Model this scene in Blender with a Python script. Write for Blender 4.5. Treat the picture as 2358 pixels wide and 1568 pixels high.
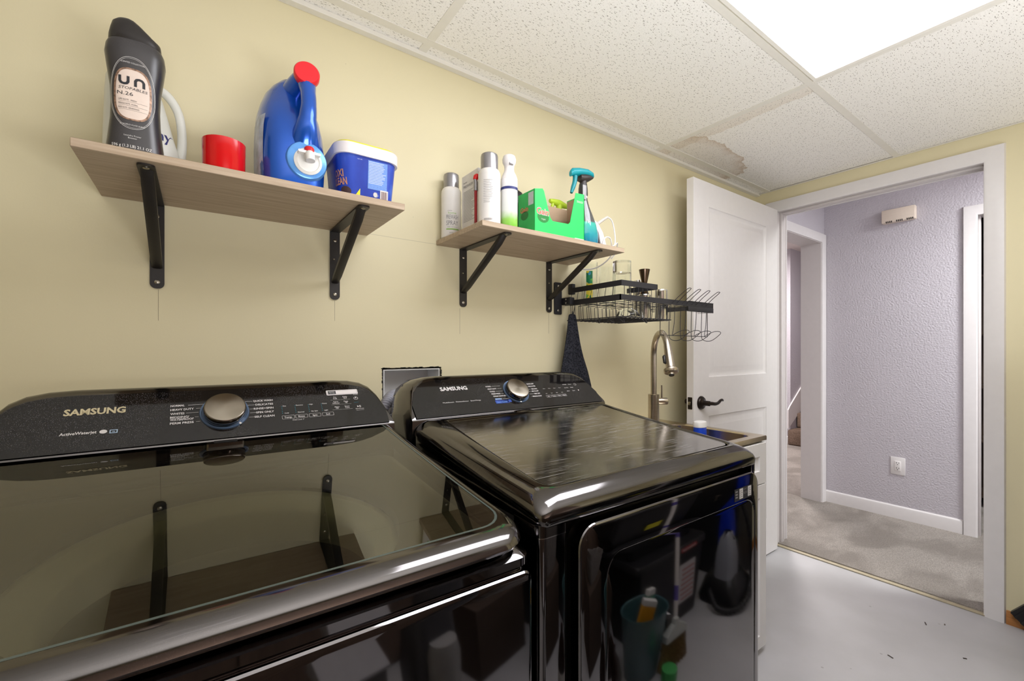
import bpy, bmesh, math, random
from mathutils import Vector, Matrix
random.seed(7)
PI = math.pi
S = bpy.context.scene
for o in list(bpy.data.objects):
    bpy.data.objects.remove(o)

# ------------------------------------------------------------------ camera, world, exposure
cam = bpy.data.cameras.new('camera')
cam.sensor_width = 36.0
cam.lens = 36.0 * 1010 / 2358
cam.shift_y = 21 / 2358
cam.clip_start = 0.01
co = bpy.data.objects.new('camera', cam)
S.collection.objects.link(co)
co.location = (0, 0, 1.19)
co.rotation_euler = (math.radians(90), 0, math.radians(-(90 - 54.45)))
S.camera = co
w = bpy.data.worlds.new('world')
S.world = w
w.use_nodes = True
w.node_tree.nodes['Background'].inputs[0].default_value = (0.9, 0.92, 1, 1)
w.node_tree.nodes['Background'].inputs[1].default_value = 0.25
S.view_settings.view_transform = 'Standard'
S.view_settings.look = 'None'
S.view_settings.exposure = 0.15
S.view_settings.gamma = 1.0
S.view_settings.use_curve_mapping = False
LAMP = 8.6          # radiance of the troffer lens


def area(name, loc, size, power, col=(1, 1, 1), rot=(0, 0, 0)):
    l = bpy.data.lights.new(name, 'AREA')
    l.shape = 'RECTANGLE'
    l.size, l.size_y = size
    l.energy = power
    l.color = col
    o = bpy.data.objects.new(name, l)
    S.collection.objects.link(o)
    o.location = loc
    o.rotation_euler = rot
    return o


# hall and stair room lights; two unseen upward fills added to brighten the ceiling
area('added_ceiling_fill', (1.75, -.62, .95), (.9, .7), 13, (.95, .96, 1), (math.radians(180), 0, 0))
area('added_ceiling_fill', (.30, -.38, 1.06), (.9, .6), 35, (.95, .96, 1), (math.radians(180), 0, 0))
area('hall_light', (3.45, -0.35, 2.33), (0.35, 0.35), 48, (.97, 1, .99))
area('stair_room_light', (4.9, 2.3, 2.40), (0.4, 0.4), 60, (1, .94, .93))

# ------------------------------------------------------------------ materials
def lin(c):
    return tuple((v / 255 / 12.92 if v / 255 <= .04045 else ((v / 255 + .055) / 1.055) ** 2.4) for v in c)


def rgba(c):
    return (*lin(c), 1)


class N:
    def __init__(s, name):
        s.m = bpy.data.materials.new(name)
        s.m.use_nodes = True
        s.t = s.m.node_tree
        s.b = s.t.nodes['Principled BSDF']
        s.out = s.t.nodes['Material Output']

    def n(s, typ, **kw):
        x = s.t.nodes.new(typ)
        for k, v in kw.items():
            if k in x.inputs:
                x.inputs[k].default_value = v
            else:
                setattr(x, k, v)
        return x

    def l(s, a, b):
        s.t.links.new(a, b)

    def coords(s, scale=(1, 1, 1), rot=(0, 0, 0)):
        g = s.n('ShaderNodeNewGeometry')
        mp = s.n('ShaderNodeMapping')
        mp.inputs['Scale'].default_value = scale
        mp.inputs['Rotation'].default_value = rot
        s.l(g.outputs['Position'], mp.inputs['Vector'])
        return mp.outputs[0]

    def ramp(s, src, stops):
        r = s.n('ShaderNodeValToRGB')
        e = r.color_ramp.elements
        while len(e) < len(stops):
            e.new(.5)
        for i, (p, c) in enumerate(stops):
            e[i].position = p
            e[i].color = c if len(c) == 4 else (*c, 1)
        s.l(src, r.inputs[0])
        return r.outputs[0]

    def mix(s, fac, a, b):
        x = s.n('ShaderNodeMix', data_type='RGBA')
        for v, i in ((fac, 0), (a, 6), (b, 7)):
            if hasattr(v, 'is_output'):
                s.l(v, x.inputs[i])
            else:
                x.inputs[i].default_value = v
        return x.outputs[2]

    def math(s, op, a, b=0.0):
        x = s.n('ShaderNodeMath', operation=op)
        for v, i in ((a, 0), (b, 1)):
            if hasattr(v, 'is_output'):
                s.l(v, x.inputs[i])
            else:
                x.inputs[i].default_value = v
        return x.outputs[0]

    def bump(s, src, strength, dist=.002):
        b = s.n('ShaderNodeBump')
        b.inputs['Strength'].default_value = strength
        b.inputs['Distance'].default_value = dist
        s.l(src, b.inputs['Height'])
        s.l(b.outputs[0], s.b.inputs['Normal'])


def mat(name, col, rough=.5, metal=0., var=.04, vscale=30, bump=0, bscale=200, spec=.5, coat=0, emit=None, trans=0, ior=1.45, stretch=(1, 1, 1)):
    k = N(name)
    c = lin(col)
    tx = k.n('ShaderNodeTexNoise', Scale=vscale, Detail=4.0)
    k.l(k.coords(stretch), tx.inputs['Vector'])
    lo = tuple(max(0, v * (1 - var)) for v in c)
    hi = tuple(min(1, v * (1 + var)) for v in c)
    k.l(k.ramp(tx.outputs['Fac'], [(.3, lo), (.7, hi)]), k.b.inputs['Base Color'])
    k.b.inputs['Roughness'].default_value = rough
    k.b.inputs['Metallic'].default_value = metal
    k.b.inputs['Specular IOR Level'].default_value = spec
    k.b.inputs['Coat Weight'].default_value = coat
    k.b.inputs['Coat Roughness'].default_value = .05
    k.b.inputs['IOR'].default_value = ior
    k.b.inputs['Transmission Weight'].default_value = trans
    if bump:
        t2 = k.n('ShaderNodeTexNoise', Scale=bscale, Detail=3.0)
        k.l(k.coords(stretch), t2.inputs['Vector'])
        k.bump(t2.outputs['Fac'], bump)
    if emit:
        k.b.inputs['Emission Color'].default_value = rgba(col)
        k.b.inputs['Emission Strength'].default_value = emit
    return k.m


def wall_mat(name, col, bump=.15, bscale=160, seam=False, dist=.002):
    k = N(name)
    c = lin(col)
    tx = k.n('ShaderNodeTexNoise', Scale=2.2, Detail=5.0)
    k.l(k.coords(), tx.inputs['Vector'])
    base = k.ramp(tx.outputs['Fac'], [(.3, tuple(v * .97 for v in c)), (.7, tuple(min(1, v * 1.02) for v in c))])
    # small scuffs and specks of wear
    v = k.n('ShaderNodeTexVoronoi', Scale=9.0)
    k.l(k.coords(), v.inputs['Vector'])
    spk = k.ramp(v.outputs['Distance'], [(.012, (1, 1, 1)), (.02, (0, 0, 0))])
    base = k.mix(k.math('MULTIPLY', spk, .35), base, (*[x * .45 for x in c], 1))
    if seam:      # the fine taped joint that runs across the wall between the shelves
        g = k.n('ShaderNodeNewGeometry')
        sp = k.n('ShaderNodeSeparateXYZ')
        k.l(g.outputs['Position'], sp.inputs[0])
        nz = k.n('ShaderNodeTexNoise', Scale=6.0, Detail=3.0)
        k.l(g.outputs['Position'], nz.inputs['Vector'])
        d = k.math('ABSOLUTE', k.math('ADD', k.math('SUBTRACT', sp.outputs['Z'], 1.5465), k.math('MULTIPLY', k.math('SUBTRACT', nz.outputs['Fac'], .5), .006)))
        ln = k.math('MULTIPLY', k.math('LESS_THAN', d, .0009), k.math('MULTIPLY', k.math('GREATER_THAN', sp.outputs['X'], .38), k.math('LESS_THAN', sp.outputs['X'], .7)))
        base = k.mix(k.math('MULTIPLY', ln, .45), base, (*[x * .5 for x in c], 1))
    k.l(base, k.b.inputs['Base Color'])
    k.b.inputs['Roughness'].default_value = .55
    k.b.inputs['Specular IOR Level'].default_value = .35
    t2 = k.n('ShaderNodeTexNoise', Scale=bscale, Detail=2.0)
    k.l(k.coords(), t2.inputs['Vector'])
    k.bump(t2.outputs['Fac'], bump, dist)
    return k.m


def tile_mat(name, stain=False):
    k = N(name)
    base = rgba((243, 240, 234))
    tot = None
    for i, (rot, sc, th) in enumerate(((.3, 26, .085), (1.1, 30, .08), (1.9, 28, .085), (2.6, 31, .08))):
        v = k.n('ShaderNodeTexVoronoi', Scale=sc, voronoi_dimensions='2D')
        k.l(k.coords((1, 3.6, 1), (0, 0, rot)), v.inputs['Vector'])
        m = k.math('LESS_THAN', v.outputs['Distance'], th)
        sp = k.n('ShaderNodeSeparateColor')
        k.l(v.outputs['Color'], sp.inputs[0])
        m = k.math('MULTIPLY', m, k.math('GREATER_THAN', sp.outputs[0], .58))
        tot = m if tot is None else k.math('MAXIMUM', tot, m)
    v = k.n('ShaderNodeTexVoronoi', Scale=130.0, voronoi_dimensions='2D')
    k.l(k.coords(), v.inputs['Vector'])
    pin = k.math('MULTIPLY', k.math('LESS_THAN', v.outputs['Distance'], .16), .28)
    tot = k.math('MAXIMUM', tot, pin)
    c = base
    if stain:
        g = k.n('ShaderNodeNewGeometry')
        sp = k.n('ShaderNodeSeparateXYZ')
        k.l(g.outputs['Position'], sp.inputs[0])
        nz = k.n('ShaderNodeTexNoise', Scale=16.0, Detail=4.0)
        k.l(g.outputs['Position'], nz.inputs['Vector'])
        wob = k.math('MULTIPLY', k.math('SUBTRACT', nz.outputs['Fac'], .5), .5)
        dx = k.math('DIVIDE', k.math('SUBTRACT', sp.outputs['X'], 2.06), .38)
        dy = k.math('DIVIDE', k.math('SUBTRACT', sp.outputs['Y'], 1.28), .17)
        r = k.math('ADD', k.math('SQRT', k.math('ADD', k.math('MULTIPLY', dx, dx), k.math('MULTIPLY', dy, dy))), wob)
        # the long thin tide line beside the cross tee
        f = k.ramp(r, [(.0, (.12,) * 3), (.70, (.16,) * 3), (.90, (.34,) * 3), (.98, (.55,) * 3), (1.0, (0,) * 3)])
        c = k.mix(f, base, rgba((176, 140, 92)))
        e = k.math('SUBTRACT', sp.outputs['X'], k.math('ADD', 1.86, k.math('MULTIPLY', k.math('SUBTRACT', nz.outputs['Fac'], .5), .05)))
        f2 = k.math('MULTIPLY', k.ramp(e, [(.0, (.35,) * 3), (.035, (.45,) * 3), (.042, (.0,) * 3)]), .55)
        c = k.mix(f2, c, rgba((190, 160, 115)))
    c = k.mix(k.math('MULTIPLY', tot, .72), c, rgba((104, 92, 78)))
    k.l(c, k.b.inputs['Base Color'])
    k.b.inputs['Roughness'].default_value = .9
    k.b.inputs['Specular IOR Level'].default_value = .1
    k.bump(k.math('MULTIPLY', tot, -1.0), .5, .003)
    return k.m


def wood_mat(name, a, b, rough=.5, scale=1.0, axis='X'):
    k = N(name)
    st = {'X': (3, 60, 60), 'Y': (60, 3, 60), 'Z': (60, 60, 3)}[axis]
    tx = k.n('ShaderNodeTexNoise', Scale=1.6 * scale, Detail=8.0, Roughness=.65, Distortion=.6)
    k.l(k.coords(st), tx.inputs['Vector'])
    k.l(k.ramp(tx.outputs['Fac'], [(.3, lin(a)), (.7, lin(b))]), k.b.inputs['Base Color'])
    k.b.inputs['Roughness'].default_value = rough
    k.bump(tx.outputs['Fac'], .08)
    return k.m


def gloss_mat(name, col, rough, metal, dust=.0, scratch=0., coat=0., spec=.6, dustcol=(190, 185, 190)):
    """dark appliance finish with dust specks, smears and fine scratches"""
    k = N(name)
    c = lin(col)
    base = (*c, 1)
    if dust or scratch:
        n1 = k.n('ShaderNodeTexNoise', Scale=7.0, Detail=5.0)
        k.l(k.coords(), n1.inputs['Vector'])
        n2 = k.n('ShaderNodeTexVoronoi', Scale=560.0)
        k.l(k.coords(), n2.inputs['Vector'])
        f = k.math('MULTIPLY', k.ramp(n1.outputs['Fac'], [(.5, (0,) * 3), (.68, (1,) * 3)]), k.ramp(n2.outputs['Distance'], [(.16, (1,) * 3), (.30, (0,) * 3)]))
        fac = k.math('MULTIPLY', f, dust)
        if scratch:
            tot = None
            for rot, sc in ((.25, (9, 420, 1)), (1.35, (12, 500, 1)), (-.55, (8, 460, 1))):
                n3 = k.n('ShaderNodeTexNoise', Scale=1.0, Detail=1.0, Distortion=.25)
                k.l(k.coords(sc, (0, 0, rot)), n3.inputs['Vector'])
                m = k.ramp(n3.outputs['Fac'], [(.62, (0,) * 3), (.70, (1,) * 3)])
                tot = m if tot is None else k.math('MAXIMUM', tot, m)
            n4 = k.n('ShaderNodeTexNoise', Scale=5.5, Detail=2.0)
            k.l(k.coords(), n4.inputs['Vector'])
            tot = k.math('MULTIPLY', tot, k.ramp(n4.outputs['Fac'], [(.45, (0,) * 3), (.62, (1,) * 3)]))
            fac = k.math('MAXIMUM', fac, k.math('MULTIPLY', tot, scratch))
        k.l(k.mix(fac, base, rgba(dustcol)), k.b.inputs['Base Color'])
        k.l(k.math('ADD', k.math('MULTIPLY', fac, .4), rough), k.b.inputs['Roughness'])
        k.l(k.math('MULTIPLY', k.math('SUBTRACT', 1.0, fac), metal), k.b.inputs['Metallic'])
    else:
        k.b.inputs['Base Color'].default_value = base
        k.b.inputs['Roughness'].default_value = rough
        k.b.inputs['Metallic'].default_value = metal
    k.b.inputs['Specular IOR Level'].default_value = spec
    k.b.inputs['Coat Weight'].default_value = coat
    k.b.inputs['Coat Roughness'].default_value = .03
    return k.m


def tint_glass(name, tint, ior=1.5, rough=.0):
    k = N(name)
    fr = k.n('ShaderNodeFresnel', IOR=ior)
    tr = k.n('ShaderNodeBsdfTransparent')
    tr.inputs[0].default_value = (*tint, 1)
    gl = k.n('ShaderNodeBsdfGlossy')
    gl.inputs['Roughness'].default_value = rough
    gl.inputs[0].default_value = (.95, .95, .95, 1)
    mx = k.n('ShaderNodeMixShader')
    k.l(fr.outputs[0], mx.inputs[0])
    k.l(tr.outputs[0], mx.inputs[1])
    k.l(gl.outputs[0], mx.inputs[2])
    k.l(mx.outputs[0], k.out.inputs[0])
    return k.m


def carpet_mat(name, a, b):
    k = N(name)
    n1 = k.n('ShaderNodeTexNoise', Scale=210.0, Detail=4.0, Roughness=.7)
    k.l(k.coords(), n1.inputs['Vector'])
    n2 = k.n('ShaderNodeTexNoise', Scale=2.6, Detail=5.0, Distortion=.6)
    k.l(k.coords((1, 1.6, 1), (0, 0, .35)), n2.inputs['Vector'])
    c1 = k.ramp(n1.outputs['Fac'], [(.33, lin(a)), (.62, lin(b))])
    c2 = k.mix(k.ramp(n2.outputs['Fac'], [(.42, (0,) * 3), (.6, (.55,) * 3)]), c1, (*[v * .8 for v in lin(a)], 1))
    k.l(c2, k.b.inputs['Base Color'])
    k.b.inputs['Roughness'].default_value = 1
    k.b.inputs['Specular IOR Level'].default_value = .05
    k.bump(n1.outputs['Fac'], 1.0, .02)
    return k.m


def floor_mat():
    k = N('painted_concrete')
    n1 = k.n('ShaderNodeTexNoise', Scale=3.0, Detail=6.0)
    k.l(k.coords(), n1.inputs['Vector'])
    c = k.ramp(n1.outputs['Fac'], [(.35, lin((170, 168, 168))), (.65, lin((182, 180, 181)))])
    n2 = k.n('ShaderNodeTexVoronoi', Scale=11.0)
    k.l(k.coords(), n2.inputs['Vector'])
    sp = k.n('ShaderNodeSeparateColor')
    k.l(n2.outputs['Color'], sp.inputs[0])
    spot = k.math('MULTIPLY', k.math('LESS_THAN', n2.outputs['Distance'], .05), k.math('GREATER_THAN', sp.outputs[0], .7))
    c = k.mix(k.math('MULTIPLY', spot, .5), c, rgba((120, 112, 104)))
    k.l(c, k.b.inputs['Base Color'])
    k.b.inputs['Roughness'].default_value = .42
    k.bump(n1.outputs['Fac'], .15, .004)
    return k.m


YEL = wall_mat('yellow_paint', (223, 213, 177), seam=False, bump=.06, bscale=220)
YELS = wall_mat('yellow_paint_taped', (223, 213, 177), seam=True, bump=.06, bscale=220)
LAV = wall_mat('lavender_textured_paint', (194, 189, 195), bump=.9, bscale=95, dist=.004)
WHITE = mat('white_semigloss', (222, 218, 216), .35, var=.015)
TRIMW = mat('white_trim', (224, 220, 219), .35, var=.015)
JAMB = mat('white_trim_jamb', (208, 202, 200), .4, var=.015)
TILE = tile_mat('acoustic_tile')
TILES = tile_mat('acoustic_tile_stained', True)
TEE = mat('painted_steel_tee', (228, 224, 214), .45, var=.02)
FLOOR = floor_mat()
CARPET = carpet_mat('cut_pile_carpet', (178, 167, 157), (232, 223, 214))
CARPET2 = carpet_mat('stair_carpet', (92, 72, 58), (182, 156, 138))
ASH = wood_mat('ash_laminate', (160, 138, 112), (192, 172, 148), .5, axis='X')
OAK = wood_mat('oak_stain', (150, 96, 46), (190, 130, 70), .4, axis='Y')
BLK = mat('black_powder_coat', (38, 34, 31), .42, var=.1, bump=.1, bscale=500)
BLKM = mat('black_matte_steel', (38, 37, 41), .5, var=.08)
BLKP = mat('black_plastic', (24, 23, 24), .4, var=.1)
BRONZE = mat('oil_rubbed_bronze', (44, 36, 32), .32, .7, var=.1)
STEEL = mat('brushed_nickel', (186, 176, 162), .28, 1., var=.06, vscale=8, stretch=(1, 1, 40))
CHROME = mat('chrome', (205, 205, 206), .08, 1., var=.02)
SCREW = mat('zinc_screw', (170, 164, 150), .3, 1., var=.1)
INK = mat('dark_ink', (44, 44, 48), .5, var=.02)
PRINT = mat('white_print', (214, 212, 208), .5, var=.02)
PRINTG = mat('grey_print', (140, 138, 138), .5, var=.02)

# ------------------------------------------------------------------ mesh helpers
class B:
    def __init__(s):
        s.bm = bmesh.new()

    def box(s, a, b, bev=0, seg=2, M=None):
        a, b = Vector(a), Vector(b)
        c, d = (a + b) / 2, b - a
        r = bmesh.ops.create_cube(s.bm, size=1)
        vs = r['verts']
        for v in vs:
            v.co = Vector((v.co.x * d.x, v.co.y * d.y, v.co.z * d.z)) + c
        if bev:
            es = list({e for v in vs for e in v.link_edges})
            q = bmesh.ops.bevel(s.bm, geom=es, offset=bev, segments=seg, affect='EDGES', clamp_overlap=True, profile=.5)
            vs = list({v for f in q['faces'] for v in f.verts} | {v for v in vs if v.is_valid})
        if M is not None:
            for v in vs:
                v.co = M @ v.co
        return s

    def poly(s, pts):
        s.bm.faces.new([s.bm.verts.new(p) for p in pts])
        return s

    def loft(s, loops, cap0=True, cap1=True, closed=True, ring=False):
        L = [[s.bm.verts.new(p) for p in lp] for lp in loops]
        n = len(L[0])
        pairs = list(zip(L[:-1], L[1:]))
        if ring:
            pairs.append((L[-1], L[0]))
        for A, C in pairs:
            for i in range(n if closed else n - 1):
                j = (i + 1) % n
                try:
                    s.bm.faces.new((A[i], A[j], C[j], C[i]))
                except ValueError:
                    pass
        if not ring:
            if cap0:
                s.bm.faces.new(L[0][::-1])
            if cap1:
                s.bm.faces.new(L[-1])
        return s

    def lathe(s, prof, c=(0, 0, 0), n=24, axis=(0, 0, 1)):
        """prof: (radius, height) pairs along axis from c; radius 0 closes"""
        ax = Vector(axis).normalized()
        q = ax.to_track_quat('Z', 'Y')
        c = Vector(c)
        loops = []
        for r, h in prof:
            r = max(r, 1e-5)
            loops.append([c + q @ Vector((r * math.cos(2 * PI * i / n), r * math.sin(2 * PI * i / n), h)) for i in range(n)])
        return s.loft(loops)

    def tube(s, pts, r, n=8, closed=False, sm=0, cap=True):
        pts = [Vector(p) for p in pts]
        rs = r if isinstance(r, (list, tuple)) else [r] * len(pts)
        if sm:
            pts, rs = smooth_path(pts, sm, closed, rs)
        loops = []
        m = len(pts)
        prev = None
        for i, p in enumerate(pts):
            if closed:
                t = pts[(i + 1) % m] - pts[i - 1]
            else:
                t = pts[min(i + 1, m - 1)] - pts[max(i - 1, 0)]
            t.normalize()
            if prev is None:
                u = t.orthogonal().normalized()
            else:
                u = (prev - t * prev.dot(t))
                u = u.normalized() if u.length > 1e-6 else t.orthogonal().normalized()
            prev = u
            v = t.cross(u)
            loops.append([p + (u * math.cos(2 * PI * k / n) + v * math.sin(2 * PI * k / n)) * rs[i] for k in range(n)])
        return s.loft(loops, cap, cap, ring=closed)

    def prism(s, poly, f, d0, d1):
        """2D polygon extruded; f(u, v, d) -> point"""
        return s.loft([[f(u, v, d0) for u, v in poly], [f(u, v, d1) for u, v in poly]])

    def obj(s, name, m, parent=None, sharp=40, recalc=True):
        if recalc:
            bmesh.ops.recalc_face_normals(s.bm, faces=s.bm.faces)
        me = bpy.data.meshes.new(name)
        if parent is not None:
            off = wloc(parent)
            for v in s.bm.verts:
                v.co -= off
        s.bm.to_mesh(me)
        s.bm.free()
        for ma in (m if isinstance(m, (list, tuple)) else [m]):
            me.materials.append(ma)
        if sharp:
            me.shade_smooth()
            me.set_sharp_from_angle(angle=math.radians(sharp))
        o = bpy.data.objects.new(name, me)
        S.collection.objects.link(o)
        if parent is not None:
            o.parent = parent
        return o


def wloc(o):
    v = Vector(o.location)
    while o.parent:
        o = o.parent
        v += Vector(o.location)
    return v


def smooth_path(pts, k, closed, rs):
    out, ro = [], []
    m = len(pts)
    rng = range(m) if closed else range(m - 1)
    for i in rng:
        p0, p1, p2, p3 = (pts[(i - 1) % m], pts[i], pts[(i + 1) % m], pts[(i + 2) % m]) if closed else (pts[max(i - 1, 0)], pts[i], pts[i + 1], pts[min(i + 2, m - 1)])
        for j in range(k):
            t = j / k
            out.append(.5 * ((2 * p1) + (p2 - p0) * t + (2 * p0 - 5 * p1 + 4 * p2 - p3) * t * t + (3 * p1 - p0 - 3 * p2 + p3) * t ** 3))
            ro.append(rs[i] * (1 - t) + rs[(i + 1) % m] * t)
    if not closed:
        out.append(pts[-1])
        ro.append(rs[-1])
    return out, ro


def thing(name, label, cat, loc=(0, 0, 0), group=None):
    o = bpy.data.objects.new(name, None)
    o.empty_display_size = .05
    S.collection.objects.link(o)
    o.location = loc
    return tag(o, label, cat, group)


def tag(o, label, cat, group=None):
    o['label'] = label
    o['category'] = cat
    if group:
        o['group'] = group
    return o


def struct(o):
    o['kind'] = 'structure'
    return o


def rrect(x0, x1, y0, y1, r, n=6):
    """rounded rectangle loop (u, v); r a number or (r00, r10, r11, r01)"""
    r = r if isinstance(r, (list, tuple)) else (r,) * 4
    out = []
    for (cx, cy, a0, q) in ((x0 + r[0], y0 + r[0], PI, r[0]), (x1 - r[1], y0 + r[1], 1.5 * PI, r[1]), (x1 - r[2], y1 - r[2], 0, r[2]), (x0 + r[3], y1 - r[3], .5 * PI, r[3])):
        for i in range(n + 1):
            a = a0 + .5 * PI * i / n
            out.append((cx + q * math.cos(a), cy + q * math.sin(a)))
    return out


def sup(cx, cy, z, hx, hy, e=2.5, n=36):
    out = []
    for i in range(n):
        a = 2 * PI * i / n
        c, s_ = math.cos(a), math.sin(a)
        out.append(Vector((cx + hx * math.copysign(abs(c) ** (2 / e), c), cy + hy * math.copysign(abs(s_) ** (2 / e), s_), z)))
    return out


def interp(tab, z):
    for a, b in zip(tab[:-1], tab[1:]):
        if a[0] <= z <= b[0]:
            t = (z - a[0]) / (b[0] - a[0] + 1e-9)
            return [p + (q - p) * t for p, q in zip(a, b)]
    return list(tab[0] if z < tab[0][0] else tab[-1])


def front(tab, x, z, eps=.0006):
    """y of the front surface of a loft of superellipses, table rows (z, cx, cy, hx, hy, e)"""
    _, cx, cy, hx, hy, e = interp(tab, z)
    u = min(.999, abs((x - cx) / hx))
    return cy - hy * (1 - u ** e) ** (1 / e) - eps


# text: one reusable font curve, meshes are copied from it
_fc = bpy.data.curves.new('font_source', 'FONT')
_fo = bpy.data.objects.new('font_source', _fc)
S.collection.objects.link(_fo)
_tc = {}


def text_poly(t, bold=0., shear=0.):
    key = (t, bold, shear)
    if key not in _tc:
        _fc.body = t
        _fc.offset = bold
        _fc.shear = shear
        _fc.resolution_u = 2
        bpy.context.view_layer.update()
        ev = _fo.evaluated_get(bpy.context.evaluated_depsgraph_get())
        me = ev.to_mesh()
        _tc[key] = ([tuple(v.co) for v in me.vertices], [tuple(p.vertices) for p in me.polygons])
        ev.to_mesh_clear()
    return _tc[key]


def put_text(b, t, f, u, v, h, w=None, align='L', bold=0., shear=0.):
    """adds text to B b; f(u, v) -> 3D; cap height h, optional total width w"""
    vs, ps = text_poly(t, bold, shear)
    if not vs:
        return
    x0, x1 = min(p[0] for p in vs), max(p[0] for p in vs)
    k = h / .69
    kx = (w / (x1 - x0)) if w else k
    W = (x1 - x0) * kx
    o = {'L': 0, 'C': -W / 2, 'R': -W}[align]
    bv = [b.bm.verts.new(f(u + o + (p[0] - x0) * kx, v + p[1] * k)) for p in vs]
    for p in ps:
        try:
            b.bm.faces.new([bv[i] for i in p])
        except ValueError:
            pass


def put_rect(b, f, u0, u1, v0, v1, r=0, nu=1, hole=None):
    if r:
        b.bm.faces.new([b.bm.verts.new(f(u, v)) for u, v in rrect(u0, u1, v0, v1, r, 3)])
        return
    for i in range(nu):
        a, c = u0 + (u1 - u0) * i / nu, u0 + (u1 - u0) * (i + 1) / nu
        b.bm.faces.new([b.bm.verts.new(f(*q)) for q in ((a, v0), (c, v0), (c, v1), (a, v1))])


def put_frame(b, f, u0, u1, v0, v1, t, r):
    A = rrect(u0, u1, v0, v1, r, 3)
    C = rrect(u0 + t, u1 - t, v0 + t, v1 - t, max(r - t, .0002), 3)
    va = [b.bm.verts.new(f(*p)) for p in A]
    vc = [b.bm.verts.new(f(*p)) for p in C]
    n = len(A)
    for i in range(n):
        j = (i + 1) % n
        b.bm.faces.new((va[i], va[j], vc[j], vc[i]))


def disc(b, f, u, v, ru, rv, n=20):
    b.bm.faces.new([b.bm.verts.new(f(u + ru * math.cos(2 * PI * i / n), v + rv * math.sin(2 * PI * i / n))) for i in range(n)])

# ================================================================== THE ROOM
D, X1, X2, CH = 1.357, 2.863, 3.98, 2.162
XL, YB = -1.75, -1.15
HX0, HX1, HZ0, HZ1 = .469, .673, .93, 1.131      # hole of the washer outlet box

b = B()
b.box((XL, YB, -.1), (X1 + .02, D, 0))
struct(b.obj('floor', FLOOR, sharp=0))
b = B()
b.box((XL - .1, D, -.1), (HX0, D + .012, 2.3)); b.box((HX1, D, -.1), (X1 + .14, D + .012, 2.3))
b.box((HX0, D, HZ1), (HX1, D + .012, 2.3)); b.box((HX0, D, -.1), (HX1, D + .012, HZ0))
wl = struct(b.obj('wall_left', YELS, sharp=0))
b = B()
for (a, c) in (((XL - .1, D + .012), (HX0 - .012, D + .12)), ((HX1 + .012, D + .012), (X1, D + .12))):
    b.box((a[0], a[1], -.1), (c[0], c[1], 2.3))
b.box((HX0 - .012, D + .09, -.1), (HX1 + .012, D + .12, 2.3))
b.obj('wall_core', YEL, wl, sharp=0)
b = B()                                                            # torn, unfinished edge of the cut-out
for i in range(90):
    t = random.random()
    if i % 3 < 2:
        x, z = HX0 + (HX1 - HX0) * t, HZ1
        b.box((x - .004, D - .0006, z - .0012), (x + .004, D + .003, z + .0004 + .0022 * random.random() ** 2))
    else:
        x, z = (HX0 if random.random() < .35 else HX1), HZ1 - .12 * t
        b.box((x - .0006 - .0014 * random.random(), D - .0006, z - .003), (x + .0006 + .0014 * random.random(), D + .003, z + .003))
b.obj('torn_edge', BLKP, wl)
b = B()
b.box((XL - .1, YB, -.1), (XL, D, 2.3))
struct(b.obj('wall_far_left', YEL, sharp=0))
b = B()
b.box((XL - .1, YB - .1, -.1), (X1 + .1, YB, 2.3))
struct(b.obj('wall_back', YEL, sharp=0))
OY0, OY1, OZ = .365, 1.235, 2.03                                   # laundry doorway
def wall_with_opening(name, x0, x1, y0, y1, ztop, oy0, oy1, oz, m):
    b = B()
    b.box((x0, y0, -.1), (x1, oy0, ztop)); b.box((x0, oy1, -.1), (x1, y1, ztop)); b.box((x0, oy0, oz), (x1, oy1, ztop))
    return struct(b.obj(name, m, sharp=0))
wr = wall_with_opening('wall_right', X1, X1 + .06, YB - .1, D, 2.3, OY0 - .02, OY1 + .02, OZ + .02, YEL)
wall_with_opening('wall_hall_near', X1 + .06, X1 + .12, -1.3, D + .02, 2.45, OY0 - .02, OY1 + .02, OZ + .02, LAV)

# suspended ceiling: slab above, tiles and tees are parts of it
b = B()
b.box((XL - .1, YB - .1, 2.3), (X1 + .1, D + .1, 2.36))
ceil = struct(b.obj('ceiling', TEE, sharp=0))
TX = [XL, -.641, .5935, 1.818, X1]
TY = [YB, -.548, .062, .669, 1.282, D]
for i in range(4):
    for j in range(5):
        if i == 2 and j == 2:
            continue                                               # the light sits here
        st = (i == 3 and j >= 3)
        b = B()
        g = .0095
        dz = random.uniform(-.001, .001)
        b.box((TX[i] + (g if i else .012), TY[j] + (g if j else .012), CH + .0015 + dz), (TX[i + 1] - (g if i < 3 else .012), TY[j + 1] - (g if j < 4 else .014), CH + .014), .0015, 1)
        b.obj('ceiling_tile', TILES if st else TILE, ceil, sharp=0)
for y in TY[1:-1]:
    b = B(); b.box((XL, y - .0135, CH - .001), (X1, y + .0135, CH + .003)); b.box((XL, y - .002, CH + .003), (X1, y + .002, CH + .04))
    b.obj('main_tee', TEE, ceil)
for x in TX[1:-1]:
    for j in range(5):
        b = B(); b.box((x - .0135, TY[j] + .0135, CH - .0005), (x + .0135, TY[j + 1] - .0135, CH + .003)); b.box((x - .002, TY[j] + .0135, CH + .003), (x + .002, TY[j + 1] - .0135, CH + .04))
        b.obj('cross_tee', TEE, ceil)
for nm, a, c in (('wall_angle', (XL, D - .024, CH - .012), (X1, D - .0005, CH + .002)), ('wall_angle', (X1 - .012, YB, CH - .003), (X1 - .0005, D, CH + .001)), ('wall_angle', (XL, YB, CH - .003), (X1, YB + .022, CH + .001)), ('wall_angle', (XL, YB, CH - .003), (XL + .022, D, CH + .001))):
    b = B(); b.box(a, c, .001, 1)
    b.obj(nm, TEE, ceil)

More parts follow.
